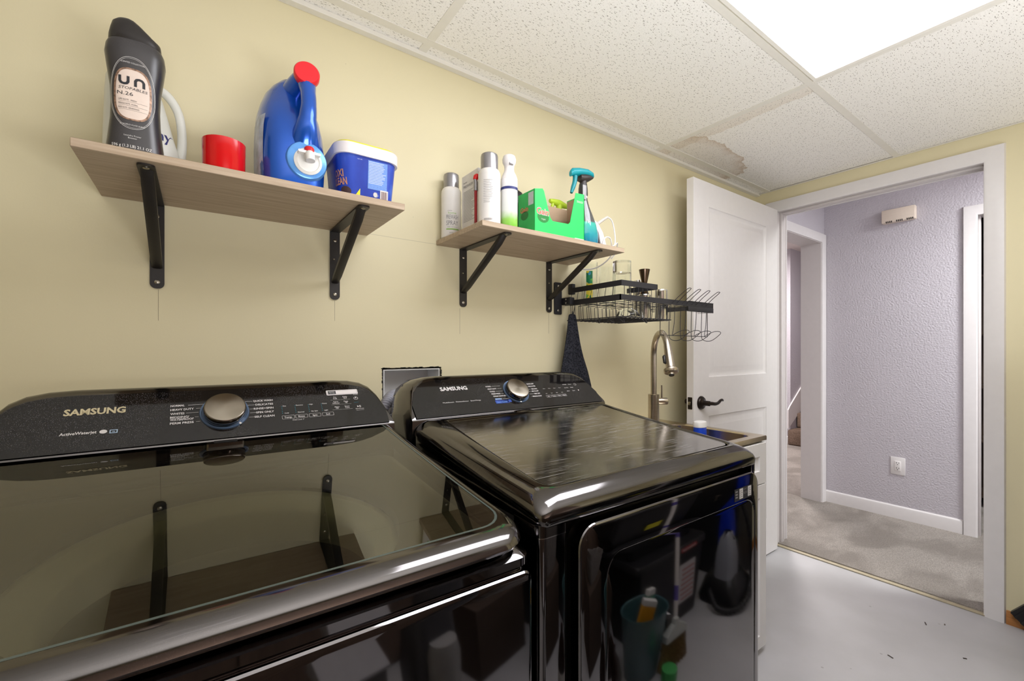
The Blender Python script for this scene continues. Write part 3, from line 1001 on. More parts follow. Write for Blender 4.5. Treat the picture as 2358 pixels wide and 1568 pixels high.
b = B(); b.loft([tubsec(.104, .009, .033), tubsec(.1035, .0135, .036), tubsec(.128, .0145, .037), tubsec(.1305, .013, .036), tubsec(.1305, .005, .03)]); b.obj('rim', mat('white_tub_plastic', (228, 222, 220), .4), t, sharp=30)
b = B(); b.loft([tubsec(.1306, .0085, .033), tubsec(.1335, .009, .033), tubsec(.136, .007, .032), tubsec(.1365, .0, .028)]); b.obj('lid', mat('yellow_lid', (226, 220, 52), .4), t, sharp=30)
fy = lambda v: 1.152 - (.066 + .0085 * v / .105) - .0007
G = lambda u, v: Vector((u, fy(v), SZ + v))
b = B(); put_rect(b, G, .338, .386, .030, .098); b.obj('pale_text_panel', mat('pale_blue_print', (108, 146, 214), .4, var=.1, vscale=300), t)
G = lambda u, v: Vector((u, fy(v) - .0003, SZ + v))
b = B()
for i in range(15):
    put_rect(b, G, .340, .384 - random.uniform(0, .014), .094 - i * .0036, .0955 - i * .0036)
put_text(b, 'Directions: add to wash', G, .340, .0895, .0022, .03); put_text(b, 'net wt', G, .312, .094, .003)
b.obj('fine_print', mat('pale_print', (196, 208, 232), .5), t)
b = B(); put_rect(b, G, .369, .389, .006, .032); put_text(b, '♻', G, .352, .014, .008) ; disc(b, G, .357, .018, .005, .006); b.obj('barcode_panel', PRINT, t)
G = lambda u, v: Vector((u, fy(v) - .0006, SZ + v))
b = B()
x = .371
while x < .387:
    w_ = random.choice((.0004, .0007, .001)); put_rect(b, G, x, x + w_, .010, .029); x += w_ + random.choice((.0004, .0006, .0009))
b.obj('barcode_lines', mat('brown_print', (120, 84, 84), .5), t)
b = B(); b.poly([G(.305, .002), G(.320, .002), G(.320, .026)]); b.obj('yellow_triangle', mat('yellow_print', (228, 220, 40), .5), t)
# big word on the rounded left corner of the wrap
def left_face(u, v):   # u runs towards the camera along the left face and round the front-left corner
    hx, hy, r = .0655 + .0085 * v / .105, .066 + .0085 * v / .105, .0305
    s0 = (2 * hy - 2 * r)
    if u < s0: p = (-hx, hy - r - u); nrm = (-1, 0)
    else:
        a = (u - s0) / r; a = min(a, PI / 2)
        nrm = (-math.cos(a), -math.sin(a)); p = (-hx + r + nrm[0] * r, -hy + r + nrm[1] * r)
    return Vector((.3415 + p[0] + nrm[0] * .0009, 1.152 + p[1] + nrm[1] * .0009, SZ + v))
b = B(); put_text(b, 'OXI', left_face, .078, .050, .016, .030, 'L', .03, .15); put_text(b, 'CLEAN', left_face, .070, .031, .016, .042, 'L', .03, .15); b.obj('word_mark', mat('copper_print', (190, 132, 104), .4), t)
b = B(); mapped_oval(b, lambda u, v: left_face(u, v) + Vector((0, 0, 0)), .104, .017, .012, .010, 2, 3, 20); b.obj('brown_spot', mat('dark_brown_print', (58, 38, 40), .5), t)
# -- crumpled white tissue
b = B(); bmesh.ops.create_icosphere(b.bm, subdivisions=3, radius=.013)
for v in b.bm.verts:
    v.co = Vector((v.co.x * 1.7, v.co.y * 1.1, v.co.z * .55)) * random.uniform(.82, 1.18) + Vector((.262, 1.11, SZ + .0085))
tag(b.obj('tissue_scrap', mat('white_tissue', (228, 222, 208), .9), sharp=0), 'small crumpled white scrap lying between the blue jug and the tub', 'scrap')

# ================================================================== THINGS ON THE SECOND SHELF
CANW = mat('white_can_paint', (228, 224, 218), .3, var=.02)
CANC = mat('silver_cap', (150, 148, 150), .22, .7, var=.05)
def spray_can(x, y, r, h, label, words, name='spray_can'):
    t = thing(name, label, 'spray can', (x, y, SZ2), 'aerosol cans on the right shelf')
    b = B(); b.lathe([(0, 0), (r * .9, 0), (r, .003), (r, h * .70), (r * .97, h * .735), (r * .86, h * .765), (r * .80, h * .775), (0, h * .775)], (x, y, SZ2), 36); b.obj('body', CANW, t)
    b = B(); b.lathe([(r * .76, h * .775), (r * .78, h * .776), (r * .78, h * .955), (r * .74, h * .985), (r * .6, h), (0, h)], (x, y, SZ2), 36); b.obj('cap', CANC, t)
    a0 = math.atan2(-y, -x)      # text turned roughly towards the room
    def G(u, v, e=.0006):
        a = -PI / 2 - .38 + u / r
        return Vector((x + (r + e) * math.cos(a), y + (r + e) * math.sin(a), SZ2 + v))
    for nm, mt_, rows in words:
        b = B()
        for (s_, u, v, hh, ww, al) in rows:
            if s_ == '|': put_rect(b, G, u, u + ww, v, v + hh, 0, 8)
            else: put_text(b, s_, G, u, v, hh, ww, al)
        b.obj(nm, mt_, t)
GREENP = mat('lime_print', (150, 190, 96), .5)
spray_can(.690, 1.316, .0335, .2185, 'white aerosol can with silver cap and pre-wash lettering, set back against the wall', [
    ('grey_lettering', PRINTG, [('a home', -.008, .086, .004, .014, 'C'), ('PREWASH', 0, .060, .014, .040, 'C'), ('SPRAY', 0, .040, .015, .040, 'C'), ('stain remover', 0, .033, .003, .034, 'C'), ('350 g', 0, .014, .003, .02, 'C')]),
    ('green_lettering', GREENP, [('home', 0, .077, .007, .026, 'C'), ('|', -.02, .025, .004, .042, 'L')])])
spray_can(.712, 1.1135, .0335, .2185, 'white aerosol can with silver cap standing at the front corner of its shelf', [
    ('grey_lettering', PRINTG, [('|', -.024, .13 - i * .005, .0009, random.uniform(.018, .03), 'L') for i in range(14)] + [('|', -.022 + .0022 * i, .012, .006, .0011, 'L') for i in range(11)])])
# folded carton standing behind
t = thing('white_carton', 'tall white printed carton standing between the two aerosol cans', 'carton', (.75, 1.22, SZ2))
b = B(); b.box((.706, 1.17, SZ2 + .0003), (.745, 1.272, SZ2 + .198), .0012, 1); b.obj('box', mat('white_card', (226, 222, 218), .55), t)
b = B(); G = lambda u, v: Vector((.7055, 1.272 - u, SZ2 + v))
put_text(b, 'home', G, .012, .17, .007); put_text(b, 'PREWASH', G, .012, .155, .009, .06)
for i in range(22):
    put_rect(b, G, .012, .012 + random.uniform(.05, .08), .142 - i * .0046, .1434 - i * .0046)
put_text(b, 'XXL', G, .05, .014, .010, .03); mapped_ring(b, G, .085, .03, .008, .008, .002, 2, 20)
b.obj('grey_lettering', PRINTG, t)
lx, ly = .6875, 1.152
t = thing('lint_brush', 'slim red and grey handled tool upright between carton and front aerosol can', 'brush', (lx, ly, SZ2))
b = B(); b.tube([(lx, ly, SZ2 + .0045), (lx, ly, SZ2 + .08), (lx, ly, SZ2 + .12)], [.0045, .0045, .005], 10); b.obj('shaft', mat('dark_red_plastic', (150, 30, 34), .35), t)
b = B(); b.tube([(lx, ly, SZ2 + .115), (lx, ly, SZ2 + .14), (lx - .002, ly, SZ2 + .150)], [.0065, .007, .006], 10); b.obj('collar', CANC, t)
b = B(); b.tube([(lx - .002, ly, SZ2 + .148), (lx + .001, ly, SZ2 + .158), (lx + .006, ly, SZ2 + .163)], [.007, .0085, .007], 12, sm=3); b.obj('head', RED, t)
# air freshener
x, y, r = .7795, 1.106, .0262
t = thing('air_freshener', 'white air freshener bottle with navy band and green base beside green carton', 'bottle', (x, y, SZ2))
def fmat():
    k = N('freshener_wrap'); g = k.n('ShaderNodeNewGeometry'); sp = k.n('ShaderNodeSeparateXYZ'); k.l(g.outputs['Position'], sp.inputs[0])
    nz = k.n('ShaderNodeTexNoise', Scale=60.0); k.l(g.outputs['Position'], nz.inputs['Vector'])
    v = k.math('ADD', k.math('MULTIPLY', k.math('SUBTRACT', sp.outputs['Z'], SZ2), 1 / .16), k.math('MULTIPLY', k.math('SUBTRACT', nz.outputs['Fac'], .5), .12))
    k.l(k.ramp(v, [(.0, lin((120, 190, 60))), (.16, lin((150, 205, 96))), (.34, lin((222, 226, 220))), (1, lin((226, 224, 226)))]), k.b.inputs['Base Color']); k.b.inputs['Roughness'].default_value = .25
    return k.m
b = B(); b.lathe([(0, 0), (r * .95, 0), (r, .003), (r, .148), (r * .96, .153), (0, .153)], (x, y, SZ2), 32); b.obj('body', fmat(), t)
b = B(); b.lathe([(r * .97, .152), (r * .98, .156), (r * .85, .166), (r * .62, .178), (r * .56, .188), (r * .60, .197), (r * .78, .206), (r * .82, .216), (r * .7, .226), (r * .4, .231), (0, .232)], (x, y, SZ2), 32); b.obj('spray_head', mat('white_head', (232, 228, 226), .3), t)
b = B(); b.lathe([(r + .0003, .119), (r + .0008, .1192), (r + .0008, .1268), (r + .0003, .127)], (x, y, SZ2), 32); b.obj('navy_band', mat('navy_band', (44, 52, 112), .3), t)
b = B(); b.box((x - .010, y - r * .62 - .0012, SZ2 + .194), (x + .004, y - r * .5, SZ2 + .209), .002); b.obj('trigger', CANC, t)
# black ribbed bottle behind
t = thing('black_brush_head', 'black ribbed rounded head of a tool between freshener and green carton', 'brush', (.855, 1.20, SZ2))
b = B(); b.lathe([(0, .0005), (.026, .0005), (.028, .01), (.028, .085), (.031, .10), (.031, .145), (.024, .168), (.012, .178), (0, .179)], (.888, 1.222, SZ2), 28); b.obj('head', BLKP, t)
b = B()
for i in range(9):
    b.lathe([(.0295, .0), (.0325, .001), (.0325, .0025), (.0295, .0035)], (.888, 1.222, SZ2 + .088 + i * .0055), 28)
b.obj('rib', mat('dark_rib', (40, 38, 40), .5), t)
# green dryer-sheet carton
gx0, gx1, gy0, gy1 = .868, 1.088, 1.092, 1.178
zg = SZ2 + .0004
t = thing('dryer_sheet_carton', 'bright green open-fronted dryer sheet carton with cut-out tray front', 'carton', (.978, 1.135, SZ2))
GR = mat('green_card', (40, 214, 96), .45, var=.06, vscale=12)
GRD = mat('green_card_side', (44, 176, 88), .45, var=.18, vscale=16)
BROWN = mat('brown_card', (176, 148, 122), .75, var=.05)
th = .0016
fp = [(gx0, 0), (gx1, 0), (gx1, .168), (gx1 - .040, .166), (gx1 - .066, .065), (gx1 - .074, .058), (gx0 + .076, .056), (gx0 + .066, .066), (gx0 + .040, .142), (gx0 + .034, .150), (gx0, .143)]
fp = [(u, max(0, v - (0.004 if 0 < v < .1 else 0))) for u, v in fp]
b = B(); b.prism(fp, lambda u, v, d: Vector((u, gy0 + d, zg + v)), 0, th); b.obj('front_panel', GR, t, sharp=20)
b = B(); b.prism(rrect(gy0, gy1, 0, .143, .0005), lambda u, v, d: Vector((gx0 + d, u, zg + v)), -.0002, th); b.obj('side_panel', GRD, t)
b = B(); b.prism(rrect(gy0, gy1, 0, .168, .0005), lambda u, v, d: Vector((gx1 - d, u, zg + v)), -.0002, th); b.obj('side_panel', GR, t)
b = B(); b.box((gx0, gy1 - th, zg), (gx1, gy1, zg + .135)); b.box((gx0 + .01, gy0 + th, zg), (gx1 - .01, gy1 - th, zg + th)); b.obj('back_panel', BROWN, t)
b = B(); b.box((gx0 + th, gy0 + th + .0002, zg + .002), (gx0 + th + .0008, gy1 - th, zg + .140)); b.obj('inner_lining', BROWN, t)
b = B(); b.box((gx1 - th - .0008, gy0 + th + .0002, zg + .002), (gx1 - th, gy1 - th, zg + .165)); b.obj('inner_lining', BROWN, t)
G = lambda u, v: Vector((u, gy0 - .0004, zg + v))
b = B(); mapped_oval(b, G, gx0 + .036, .058, .024, .018, 2, 2, 28); b.obj('dark_green_badge', mat('leaf_green_print', (34, 128, 52), .5), t)
G = lambda u, v: Vector((u, gy0 - .0007, zg + v))
b = B(); put_text(b, 'Gain', G, gx0 + .0075, .0655, .0205, .052, 'L', .045); b.obj('white_halo', PRINT, t)
G = lambda u, v: Vector((u, gy0 - .0010, zg + v))
b = B(); put_text(b, 'Gain', G, gx0 + .0085, .0662, .019, .050, 'L', .012); b.obj('red_lettering', mat('orange_red_print', (226, 92, 66), .5), t)
b = B(); put_text(b, 'Original', G, gx0 + .036, .049, .005, .017, 'C'); put_rect(b, G, gx1 - .045, gx1 - .002, .008, .012); put_rect(b, G, gx1 - .036, gx1 - .008, .135, .1365); put_rect(b, G, gx1 - .036, gx1 - .006, .139, .1405); b.obj('white_lettering', PRINT, t)
G = lambda u, v: Vector((gx0 - .0008, gy1 - u, zg + v))
b = B(); put_rect(b, G, .055, .082, .096, .137); b.obj('barcode_panel', mat('barcode_grey', (190, 196, 194), .5, var=.3, vscale=400, stretch=(1, 8, .2)), t)
b = B(); put_text(b, 'Gain', G, .012, .080, .016, .042, 'L', .03); b.obj('side_lettering', mat('side_red_print', (206, 120, 92), .5), t)
b = B(); mapped_oval(b, G, .035, .068, .02, .014, 2, 2, 24); b.obj('side_badge', mat('side_green_print', (36, 120, 56), .5), t)
# trigger spray bottle with teal liquid, behind the carton
x, y = 1.158, 1.145
t = thing('trigger_spray_bottle', 'clear bottle of teal cleaner with teal and black trigger head', 'spray bottle', (x, y, SZ2))
tabs = [(SZ2 + z, x + dx, y, hx, hy, 2.3) for z, dx, hx, hy in ((.0005, .0, .036, .026), (.006, 0, .041, .030), (.05, 0, .042, .031), (.085, -.003, .037, .028), (.12, -.010, .027, .022), (.15, -.017, .018, .017), (.172, -.021, .0145, .0145), (.195, -.023, .0135, .0135))]
def liquid_mat():
    k = N('teal_bottle_plastic'); g = k.n('ShaderNodeNewGeometry'); sp = k.n('ShaderNodeSeparateXYZ'); k.l(g.outputs['Position'], sp.inputs[0])
    v = k.math('MULTIPLY', k.math('SUBTRACT', sp.outputs['Z'], SZ2), 1 / .2)
    nz = k.n('ShaderNodeTexNoise', Scale=25.0); k.l(g.outputs['Position'], nz.inputs['Vector'])
    v = k.math('ADD', v, k.math('MULTIPLY', k.math('SUBTRACT', nz.outputs['Fac'], .5), .06))
    k.l(k.ramp(v, [(.0, lin((10, 96, 150))), (.25, lin((24, 150, 160))), (.44, lin((60, 180, 160))), (.47, lin((84, 84, 82))), (1., lin((66, 64, 64)))]), k.b.inputs['Base Color'])
    k.b.inputs['Roughness'].default_value = .08; k.b.inputs['Coat Weight'].default_value = .6
    return k.m
lofttab(tabs, 'body', liquid_mat(), t)
b = B(); G = lambda u, v: Vector((u, front(tabs, u, SZ2 + v, .0007), SZ2 + v)); put_text(b, 'H', G, x - .018, .085, .012, .011, 'C', .02); put_text(b, 'M', G, x - .022, .178, .009, .012, 'C', .02); b.obj('white_lettering', PRINT, t)
b = B(); b.lathe([(0, .188), (.0165, .188), (.0172, .192), (.0165, .215), (.0145, .23), (0, .232)], (x - .023, y, SZ2), 24); b.obj('collar', mat('grey_collar', (58, 54, 54), .4), t)
b = B(); b.box((x - .040, y - .0172, SZ2 + .17), (x - .022, y - .0145, SZ2 + .222), .001); b.obj('collar_label', mat('silver_print', (168, 166, 168), .4), t)
b = B()
hd = [((-.062), .256, .007, .011), (-.054, .263, .012, .014), (-.024, .270, .0165, .0145), (.014, .275, .0185, .0135), (.038, .272, .017, .010), (.048, .267, .009, .005)]
b.loft([[Vector((x - .023 + u, y + hy_ * math.cos(a), SZ2 + zc_ + hz_ * math.sin(a))) for a in [2 * PI * i / 16 for i in range(16)]] for u, zc_, hy_, hz_ in hd]); b.obj('trigger_head', mat('teal_plastic', (20, 150, 160), .35), t)
b = B()
hd = [(-.020, .250, .014, .013), (0, .252, .0165, .018), (.024, .257, .0165, .013), (.044, .262, .010, .005)]
b.loft([[Vector((x - .023 + u, y + hy_ * math.cos(a), SZ2 + zc_ + hz_ * math.sin(a))) for a in [2 * PI * i / 16 for i in range(16)]] for u, zc_, hy_, hz_ in hd])
b.tube([(x - .023, y, SZ2 + .225), (x - .021, y, SZ2 + .25)], [.0135, .0125], 16); b.obj('head_underside', mat('dark_head_plastic', (52, 44, 42), .4), t)
b = B(); b.tube([(x - .062, y, SZ2 + .252), (x - .064, y, SZ2 + .233), (x - .072, y, SZ2 + .210), (x - .081, y, SZ2 + .188)], [.009, .0085, .008, .005], 10, sm=4); b.obj('trigger', mat('teal_trigger', (20, 138, 148), .35), t)
# lime trigger nozzle peeping out of the carton
t = thing('lime_spray_nozzle', 'lime green trigger nozzle peeping over the back of the green carton', 'spray bottle', (1.075, 1.225, SZ2))
LIME = mat('lime_plastic', (188, 214, 50), .4)
b = B(); b.lathe([(0, .0005), (.03, .0005), (.031, .01), (.031, .09), (.014, .125), (.012, .14), (0, .14)], (1.09, 1.225, SZ2), 24); b.obj('body', LIME, t)
b = B(); hd = [(-.045, .176, .006, .007), (-.03, .176, .009, .010), (0, .174, .012, .014), (.03, .170, .010, .010), (.045, .168, .006, .006)]
b.loft([[Vector((1.09 + u, 1.225 + hy_ * math.cos(a), SZ2 + zc_ + hz_ * math.sin(a))) for a in [2 * PI * i / 14 for i in range(14)]] for u, zc_, hy_, hz_ in hd])
b.tube([(1.09, 1.225, SZ2 + .13), (1.09, 1.225, SZ2 + .17)], .011, 12); b.tube([(1.06, 1.225, SZ2 + .168), (1.055, 1.225, SZ2 + .15), (1.05, 1.225, SZ2 + .13)], [.006, .006, .004], 8); b.obj('trigger_head', LIME, t)
# small white steam iron with its cord
t = thing('travel_iron', 'small white iron tipped on end with looped white cord, right end of shelf', 'iron', (1.215, 1.17, SZ2))
IW = mat('white_iron_plastic', (226, 222, 220), .3)
M_ = Matrix.Translation((1.243, 1.185, SZ2 + .001)) @ Matrix.Rotation(math.radians(-14), 4, 'Y')
b = B()
b.loft([[M_ @ Vector((u, v, z)) for u, v in rrect(-hx_, hx_, -hy_, hy_, min(hx_, hy_) * .8, 4)] for z, hx_, hy_ in ((.0075, .018, .045), (.012, .022, .05), (.07, .021, .043), (.11, .017, .028), (.128, .010, .012), (.132, .004, .005))]); b.obj('body', IW, t)
b = B(); b.loft([[M_ @ Vector((-.024 - d, v, z)) for v, z in [(k * (.05 if z_ < .07 else .05 * (1 - ((z_ - .07) / .07) ** 1.5)), z_) for k, z_ in ([(1, zz) for zz in (.012, .04, .07, .09, .11, .128)] + [(-1, zz) for zz in (.128, .11, .09, .07, .04, .012)])]] for d in (-.004, .003)]); b.obj('soleplate', mat('grey_soleplate', (128, 126, 128), .3, .6), t)
b = B(); b.tube([M_ @ Vector(p) for p in ((.016, 0, .035), (.032, 0, .06), (.034, 0, .095), (.018, 0, .118))], .008, 10, sm=4); b.obj('handle', IW, t)
b = B(); b.tube([(1.238, 1.17, SZ2 + .112), (1.258, 1.16, SZ2 + .128), (1.272, 1.15, SZ2 + .138)], [.0065, .006, .005], 10); b.obj('cord_sleeve', mat('ivory_sleeve', (214, 206, 196), .5), t)
b = B(); b.tube([(1.270, 1.15, SZ2 + .138), (1.288, 1.145, SZ2 + .125), (1.296, 1.14, SZ2 + .09), (1.290, 1.13, SZ2 + .04), (1.262, 1.12, SZ2 + .012), (1.225, 1.115, SZ2 + .003), (1.215, 1.125, SZ2 + .012), (1.24, 1.135, SZ2 + .05), (1.272, 1.14, SZ2 + .055), (1.288, 1.145, SZ2 + .03), (1.296, 1.16, SZ2 - .01), (1.293, 1.22, SZ2 - .04), (1.27, 1.27, SZ2 - .045), (1.245, 1.29, SZ2 - .03)], .0025, 8, sm=6); b.obj('cord', IW, t)
b = B(); b.tube([(1.232, 1.11, SZ2 + .003), (1.25, 1.10, SZ2 + .016), (1.28, 1.11, SZ2 + .03), (1.292, 1.13, SZ2 + .0), (1.29, 1.15, SZ2 - .02)], .0025, 8, sm=6); b.obj('cord', IW, t)
# ================================================================== WASHER AND DRYER
BSS = gloss_mat('black_stainless', (98, 95, 94), .09, 1., .08, .10)
BSSF = gloss_mat('black_stainless_front', (122, 119, 120), .05, 1., .04, .0)
BSSL = gloss_mat('black_stainless_scratched', (152, 149, 146), .14, 1., .15, .4)
PANEL = gloss_mat('black_control_glass', (13, 11, 11), .05, 0, .42, 0, spec=.6, dustcol=(150, 146, 152))
DGREY = mat('dark_grey_enamel', (40, 38, 37), .35, var=.05)
GAPB = mat('rubber_black', (12, 11, 11), .7)
GLASS = tint_glass('tinted_lid_glass', (.72, .70, .58), 2.1)
TUBG = mat('pale_grey_tub_plastic', (196, 198, 192), .4, var=.03)
DRUM = mat('drum_steel', (150, 150, 148), .3, 1., var=.05)
LEGEND = mat('legend_print', (206, 202, 200), .5, var=.01)
LEGENDB = mat('legend_cream', (196, 184, 150), .4, .2, var=.01)
RING = mat('blue_grey_ring', (92, 112, 140), .3, .4)

def rquad(c, r, n=6, m=0):
    """closed loop of a quad c (4 xy corners, counter-clockwise) with rounded corners r[4]"""
    out = []
    for i in range(4):
        p, a, q = Vector(c[i]), Vector(c[i - 1]), Vector(c[(i + 1) % 4])
        s, e = p + (a - p).normalized() * r[i], p + (q - p).normalized() * r[i]
        for k in range(n + 1):
            t = k / n
            w1 = .5858 * 2 * t * (1 - t) * 1.2
            w0, w2 = (1 - t) ** 2, t ** 2
            out.append((s * w0 + p * w1 + e * w2) / (w0 + w1 + w2))
        if m:
            q2 = q + (p - q).normalized() * r[(i + 1) % 4]
            out += [e.lerp(q2, k / (m + 1)) for k in range(1, m + 1)]
    return out

def pane_rows(c, rf, zf, e, rows=14, n=5):
    """surface rows of a quad pane whose two front corners are rounded; c = front-left, front-right, rear-right, rear-left"""
    (ax, ay), (bx, by), (cx_, cy_), (dx_, dy_) = c
    out = []
    ts = [rf * (1 - math.cos(PI / 2 * i / n)) for i in range(n)] + [rf + (cy_ - ay - rf) * i / rows for i in range(rows + 1)]
    for t in ts:
        k = t / (cy_ - ay)
        ins = rf - math.sqrt(max(0, rf * rf - (rf - t) ** 2)) if t < rf else 0
        xl, xr = ax + (dx_ - ax) * k + ins, bx + (cx_ - bx) * k - ins
        out.append([Vector((xl + (xr - xl) * i / 10, ay + t, zf(ay + t) + e)) for i in range(11)])
    return out

def crest(x, xc, hw):
    d = abs(x - xc) / hw
    tab = [(0, .132), (.66, .132), (.76, .129), (.84, .121), (.895, .106), (.935, .082), (.965, .050), (.985, .024), (1.0, .004)]
    for a, c in zip(tab[:-1], tab[1:]):
        if a[0] <= d <= c[0]:
            return a[1] + (c[1] - a[1]) * (d - a[0]) / (c[0] - a[0])
    return .004

CY, CZ, Q = 1.03, 1.013, .70711
def console(t, x0, x1):
    xc, hw = (x0 + x1) / 2, (x1 - x0) / 2
    b = B(); loops = []
    for d in (-1, -.995, -.985, -.965, -.935, -.895, -.84, -.76, -.66, -.3, 0, .3, .66, .76, .84, .895, .935, .965, .985, .995, 1):
        x = xc + d * hw; s = crest(x, xc, hw)
        y1, z1 = CY + Q * s, CZ + Q * s
        lp = [(CY + .004, .93), (CY - .001, CZ - .004), (CY + .002, CZ + .002)]
        for k in (.25, .5, .75, .94):
            lp.append((CY + .002 + Q * s * k, CZ + .002 + Q * s * k))
        yb = 1.165 + .09 * min(1, (1 - abs(d)) / .12) ** .5
        lp += [(y1 + .006, z1 + .004), (y1 + .016, z1 + .0075), (max(y1 + .03, yb - .055), max(CZ + .004, z1 + .004)), (max(y1 + .04, yb - .011), max(CZ, z1 - .012)), (max(y1 + .045, yb - .001), max(CZ - .02, z1 - .05)), (max(y1 + .045, yb), .93)]
        loops.append([Vector((x, y, z)) for y, z in lp])
    b.loft(loops)
    o = b.obj('console', BSS, t, sharp=35)
    # black glass control panel, a thin skin lying proud of the slope
    b = B(); rows = []
    for i in range(41):
        d = -.965 + 1.93 * i / 40; x = xc + d * hw; s = crest(x, xc, hw) - .006
        s = max(s, .006)
        rows.append([Vector((x, CY + Q * v - e * Q + .001, CZ + Q * v + e * Q + .001)) for v, e in ((.001, .001), (.001, .0028), (s * .5, .0028), (s, .0028), (s + .001, .001))])
    b.loft(rows, closed=False, cap0=False, cap1=False)
    o = b.obj('control_panel', PANEL, t, sharp=30)
    return o
def PG(e):
    return lambda u, v: Vector((u, CY + .001 + Q * v - (.0028 + e) * Q, CZ + .001 + Q * v + (.0028 + e) * Q))
NRM = Vector((0, -Q, Q))
def dial(t, x, s, ang):
    c = PG(0)(x, s)
    b = B(); b.lathe([(.0392, .0002), (.0395, .0022), (.0425, .0026), (.0432, .0002)], c, 48, NRM); r = b.obj('dial_ring', RING, t)
    q = NRM.to_track_quat('Z', 'Y')
    b = B(); b.lathe([(.0, .0), (.0362, .0), (.0368, .002), (.0368, .0145), (.0362, .0172), (.0345, .0186), (.034, .0186)], c, 48, NRM); k = b.obj('dial_knob', CHROME2, t, sharp=50)
    b = B(); b.lathe([(.0348, .0184), (.0335, .0187), (.0, .0188)], c, 48, NRM); b.obj('knob_face', SPUN, k)
    b = B(); d0 = Vector((math.cos(ang), Q * math.sin(ang), Q * math.sin(ang)))
    side = NRM.cross(d0).normalized()
    b.poly([c + NRM * .0029 + d0 * a + side * w_ for a, w_ in ((.0390, -.002), (.0435, -.002), (.0435, .002), (.0390, .002))]); b.obj('pointer', PRINT, r)
CHROME2 = mat('dark_chrome', (120, 112, 104), .12, 1., var=.05)
def spun():
    k = N('spun_metal')
    g = k.n('ShaderNodeTexNoise', Scale=16.0, Detail=2.0)
    k.l(k.coords(), g.inputs['Vector'])
    k.l(k.ramp(g.outputs['Fac'], [(.3, lin((142, 134, 120))), (.7, lin((172, 164, 150)))]), k.b.inputs['Base Color'])
    k.b.inputs['Metallic'].default_value = 1; k.b.inputs['Roughness'].default_value = .24; k.b.inputs['Anisotropic'].default_value = .6
    return k.m
SPUN = spun()

# ---------------------------------------------------------------- washer
wx0, wx1 = -.303, .386
t = thing('washing_machine', 'black top-load washing machine with tinted glass lid and large dial', 'washing machine', (.041, .86, 0))
b = B()
def brect(i, z, f=None):
    f = i if f is None else f
    return [Vector((u, v, z)) for u, v in rquad([(wx0 + i, .512 + f), (.405 - i, .512 + f), (.392 - i, 1.256), (wx0 + i, 1.256)], (.024, .024, .01, .01))]
b.loft([brect(.004, .03), brect(.004, .870), brect(.007, .873), brect(.0015, .874, .001), brect(.0005, .8745, .000), brect(.0005, .886, .0), brect(.006, .8935, .010), brect(.012, .896, .020), brect(.03, .8965, .06)], cap1=False)
b.obj('cabinet', BSSF, t, sharp=30)
b = B()
b.loft([[Vector((u, .5115 - d, v)) for u, v in rrect(wx0 + .006 + i, .399 - i, .06 + i, .868 - i, (.01, .01, .014, .014))] for d, i in ((-.004, 0), (.002, 0), (.005, .002), (.006, .006))], cap0=False)
b.obj('front_panel', BSSF, t, sharp=30)
for x in (wx0 + .06, wx1 - .06):
    for y in (.56, 1.2):
        b = B(); b.lathe([(0, .0005), (.022, .0005), (.022, .02), (.012, .03), (0, .03)], (x, y, 0), 16); b.obj('foot', GAPB, t)
# deck with round mouth, inner ring and drum
tc, tr_ = Vector((.041, .775, 0)), .238
b = B()
n = 56
outer = [Vector((p.x, p.y, .9)) for p in rquad([(wx0 + .02, .54), (wx1 - .01, .54), (wx1 - .02, 1.02), (wx0 + .02, 1.02)], (.03,) * 4, n // 4 - 1)]
outer = sorted(outer, key=lambda p: math.atan2(p.y - tc.y, p.x - tc.x))
def circ(r, z, m=n):
    return [Vector((tc.x + r * math.cos(-PI + 2 * PI * i / m), tc.y + r * math.sin(-PI + 2 * PI * i / m), z)) for i in range(m)]
outer = [Vector((p.x, p.y, .894 + .10 * (p.y - .53))) for p in outer]
dz = lambda L: [Vector((p.x, p.y, p.z + .10 * (p.y - .775))) for p in L]
b.loft([outer, dz(circ(.252, .912)), dz(circ(.242, .906)), dz(circ(.238, .890))], False, False); b.obj('tub_cover', mat('olive_grey_cover', (96, 94, 84), .4), t, sharp=40)
b = B(); b.loft([dz(circ(.246, .880)), dz(circ(.236, .884)), dz(circ(.226, .880)), dz(circ(.218, .868)), dz(circ(.205, .865)), dz(circ(.198, .858)), circ(.195, .82)], False, False); b.obj('balance_ring', TUBG, t, sharp=50)
b = B(); b.loft([circ(.197, .83), circ(.225, .80), circ(.225, .45), circ(.05, .43)], False, True); b.obj('drum', DRUM, t, sharp=50)
# lid: frame lofted round, and the glass pane
def lidz(y, h):
    d = y - .537
    return .9335 + .137 * d + .046 * d * abs(d) + h
def lquad(side, fr):
    return [(wx0 + side, .500 + fr), (.399 - side, .500 + fr), (.378 - side, 1.028), (wx0 + .009 + side, 1.028)]
def lloop(side, fr, h, rf):
    return [Vector((p.x, p.y, lidz(p.y, h))) for p in rquad(lquad(side, fr), (rf, rf, .004, .004), 6, 9)]
b = B()
gs, gf = .020, .037
b.loft([lloop(.03, .05, -.026, .04), lloop(.012, .014, -.027, .045), lloop(.004, .004, -.024, .05), lloop(0, 0, -.0175, .052), lloop(.001, .003, -.010, .052), lloop(.005, .010, -.0045, .05), lloop(.011, .020, -.001, .048), lloop(.017, .033, .0, .046), lloop(gs, gf, -.0002, .044), lloop(gs + .0012, gf + .0016, -.0018, .043), lloop(gs + .002, gf + .002, -.012, .042)], False, False)
lid = b.obj('lid_frame', BSS, t, sharp=35)
b = B()
for e_ in (-.0012, -.005):
    b.loft(pane_rows(lquad(gs + .0014, gf + .0018), .046, lambda y: lidz(y, 0), e_), False, False, closed=False)
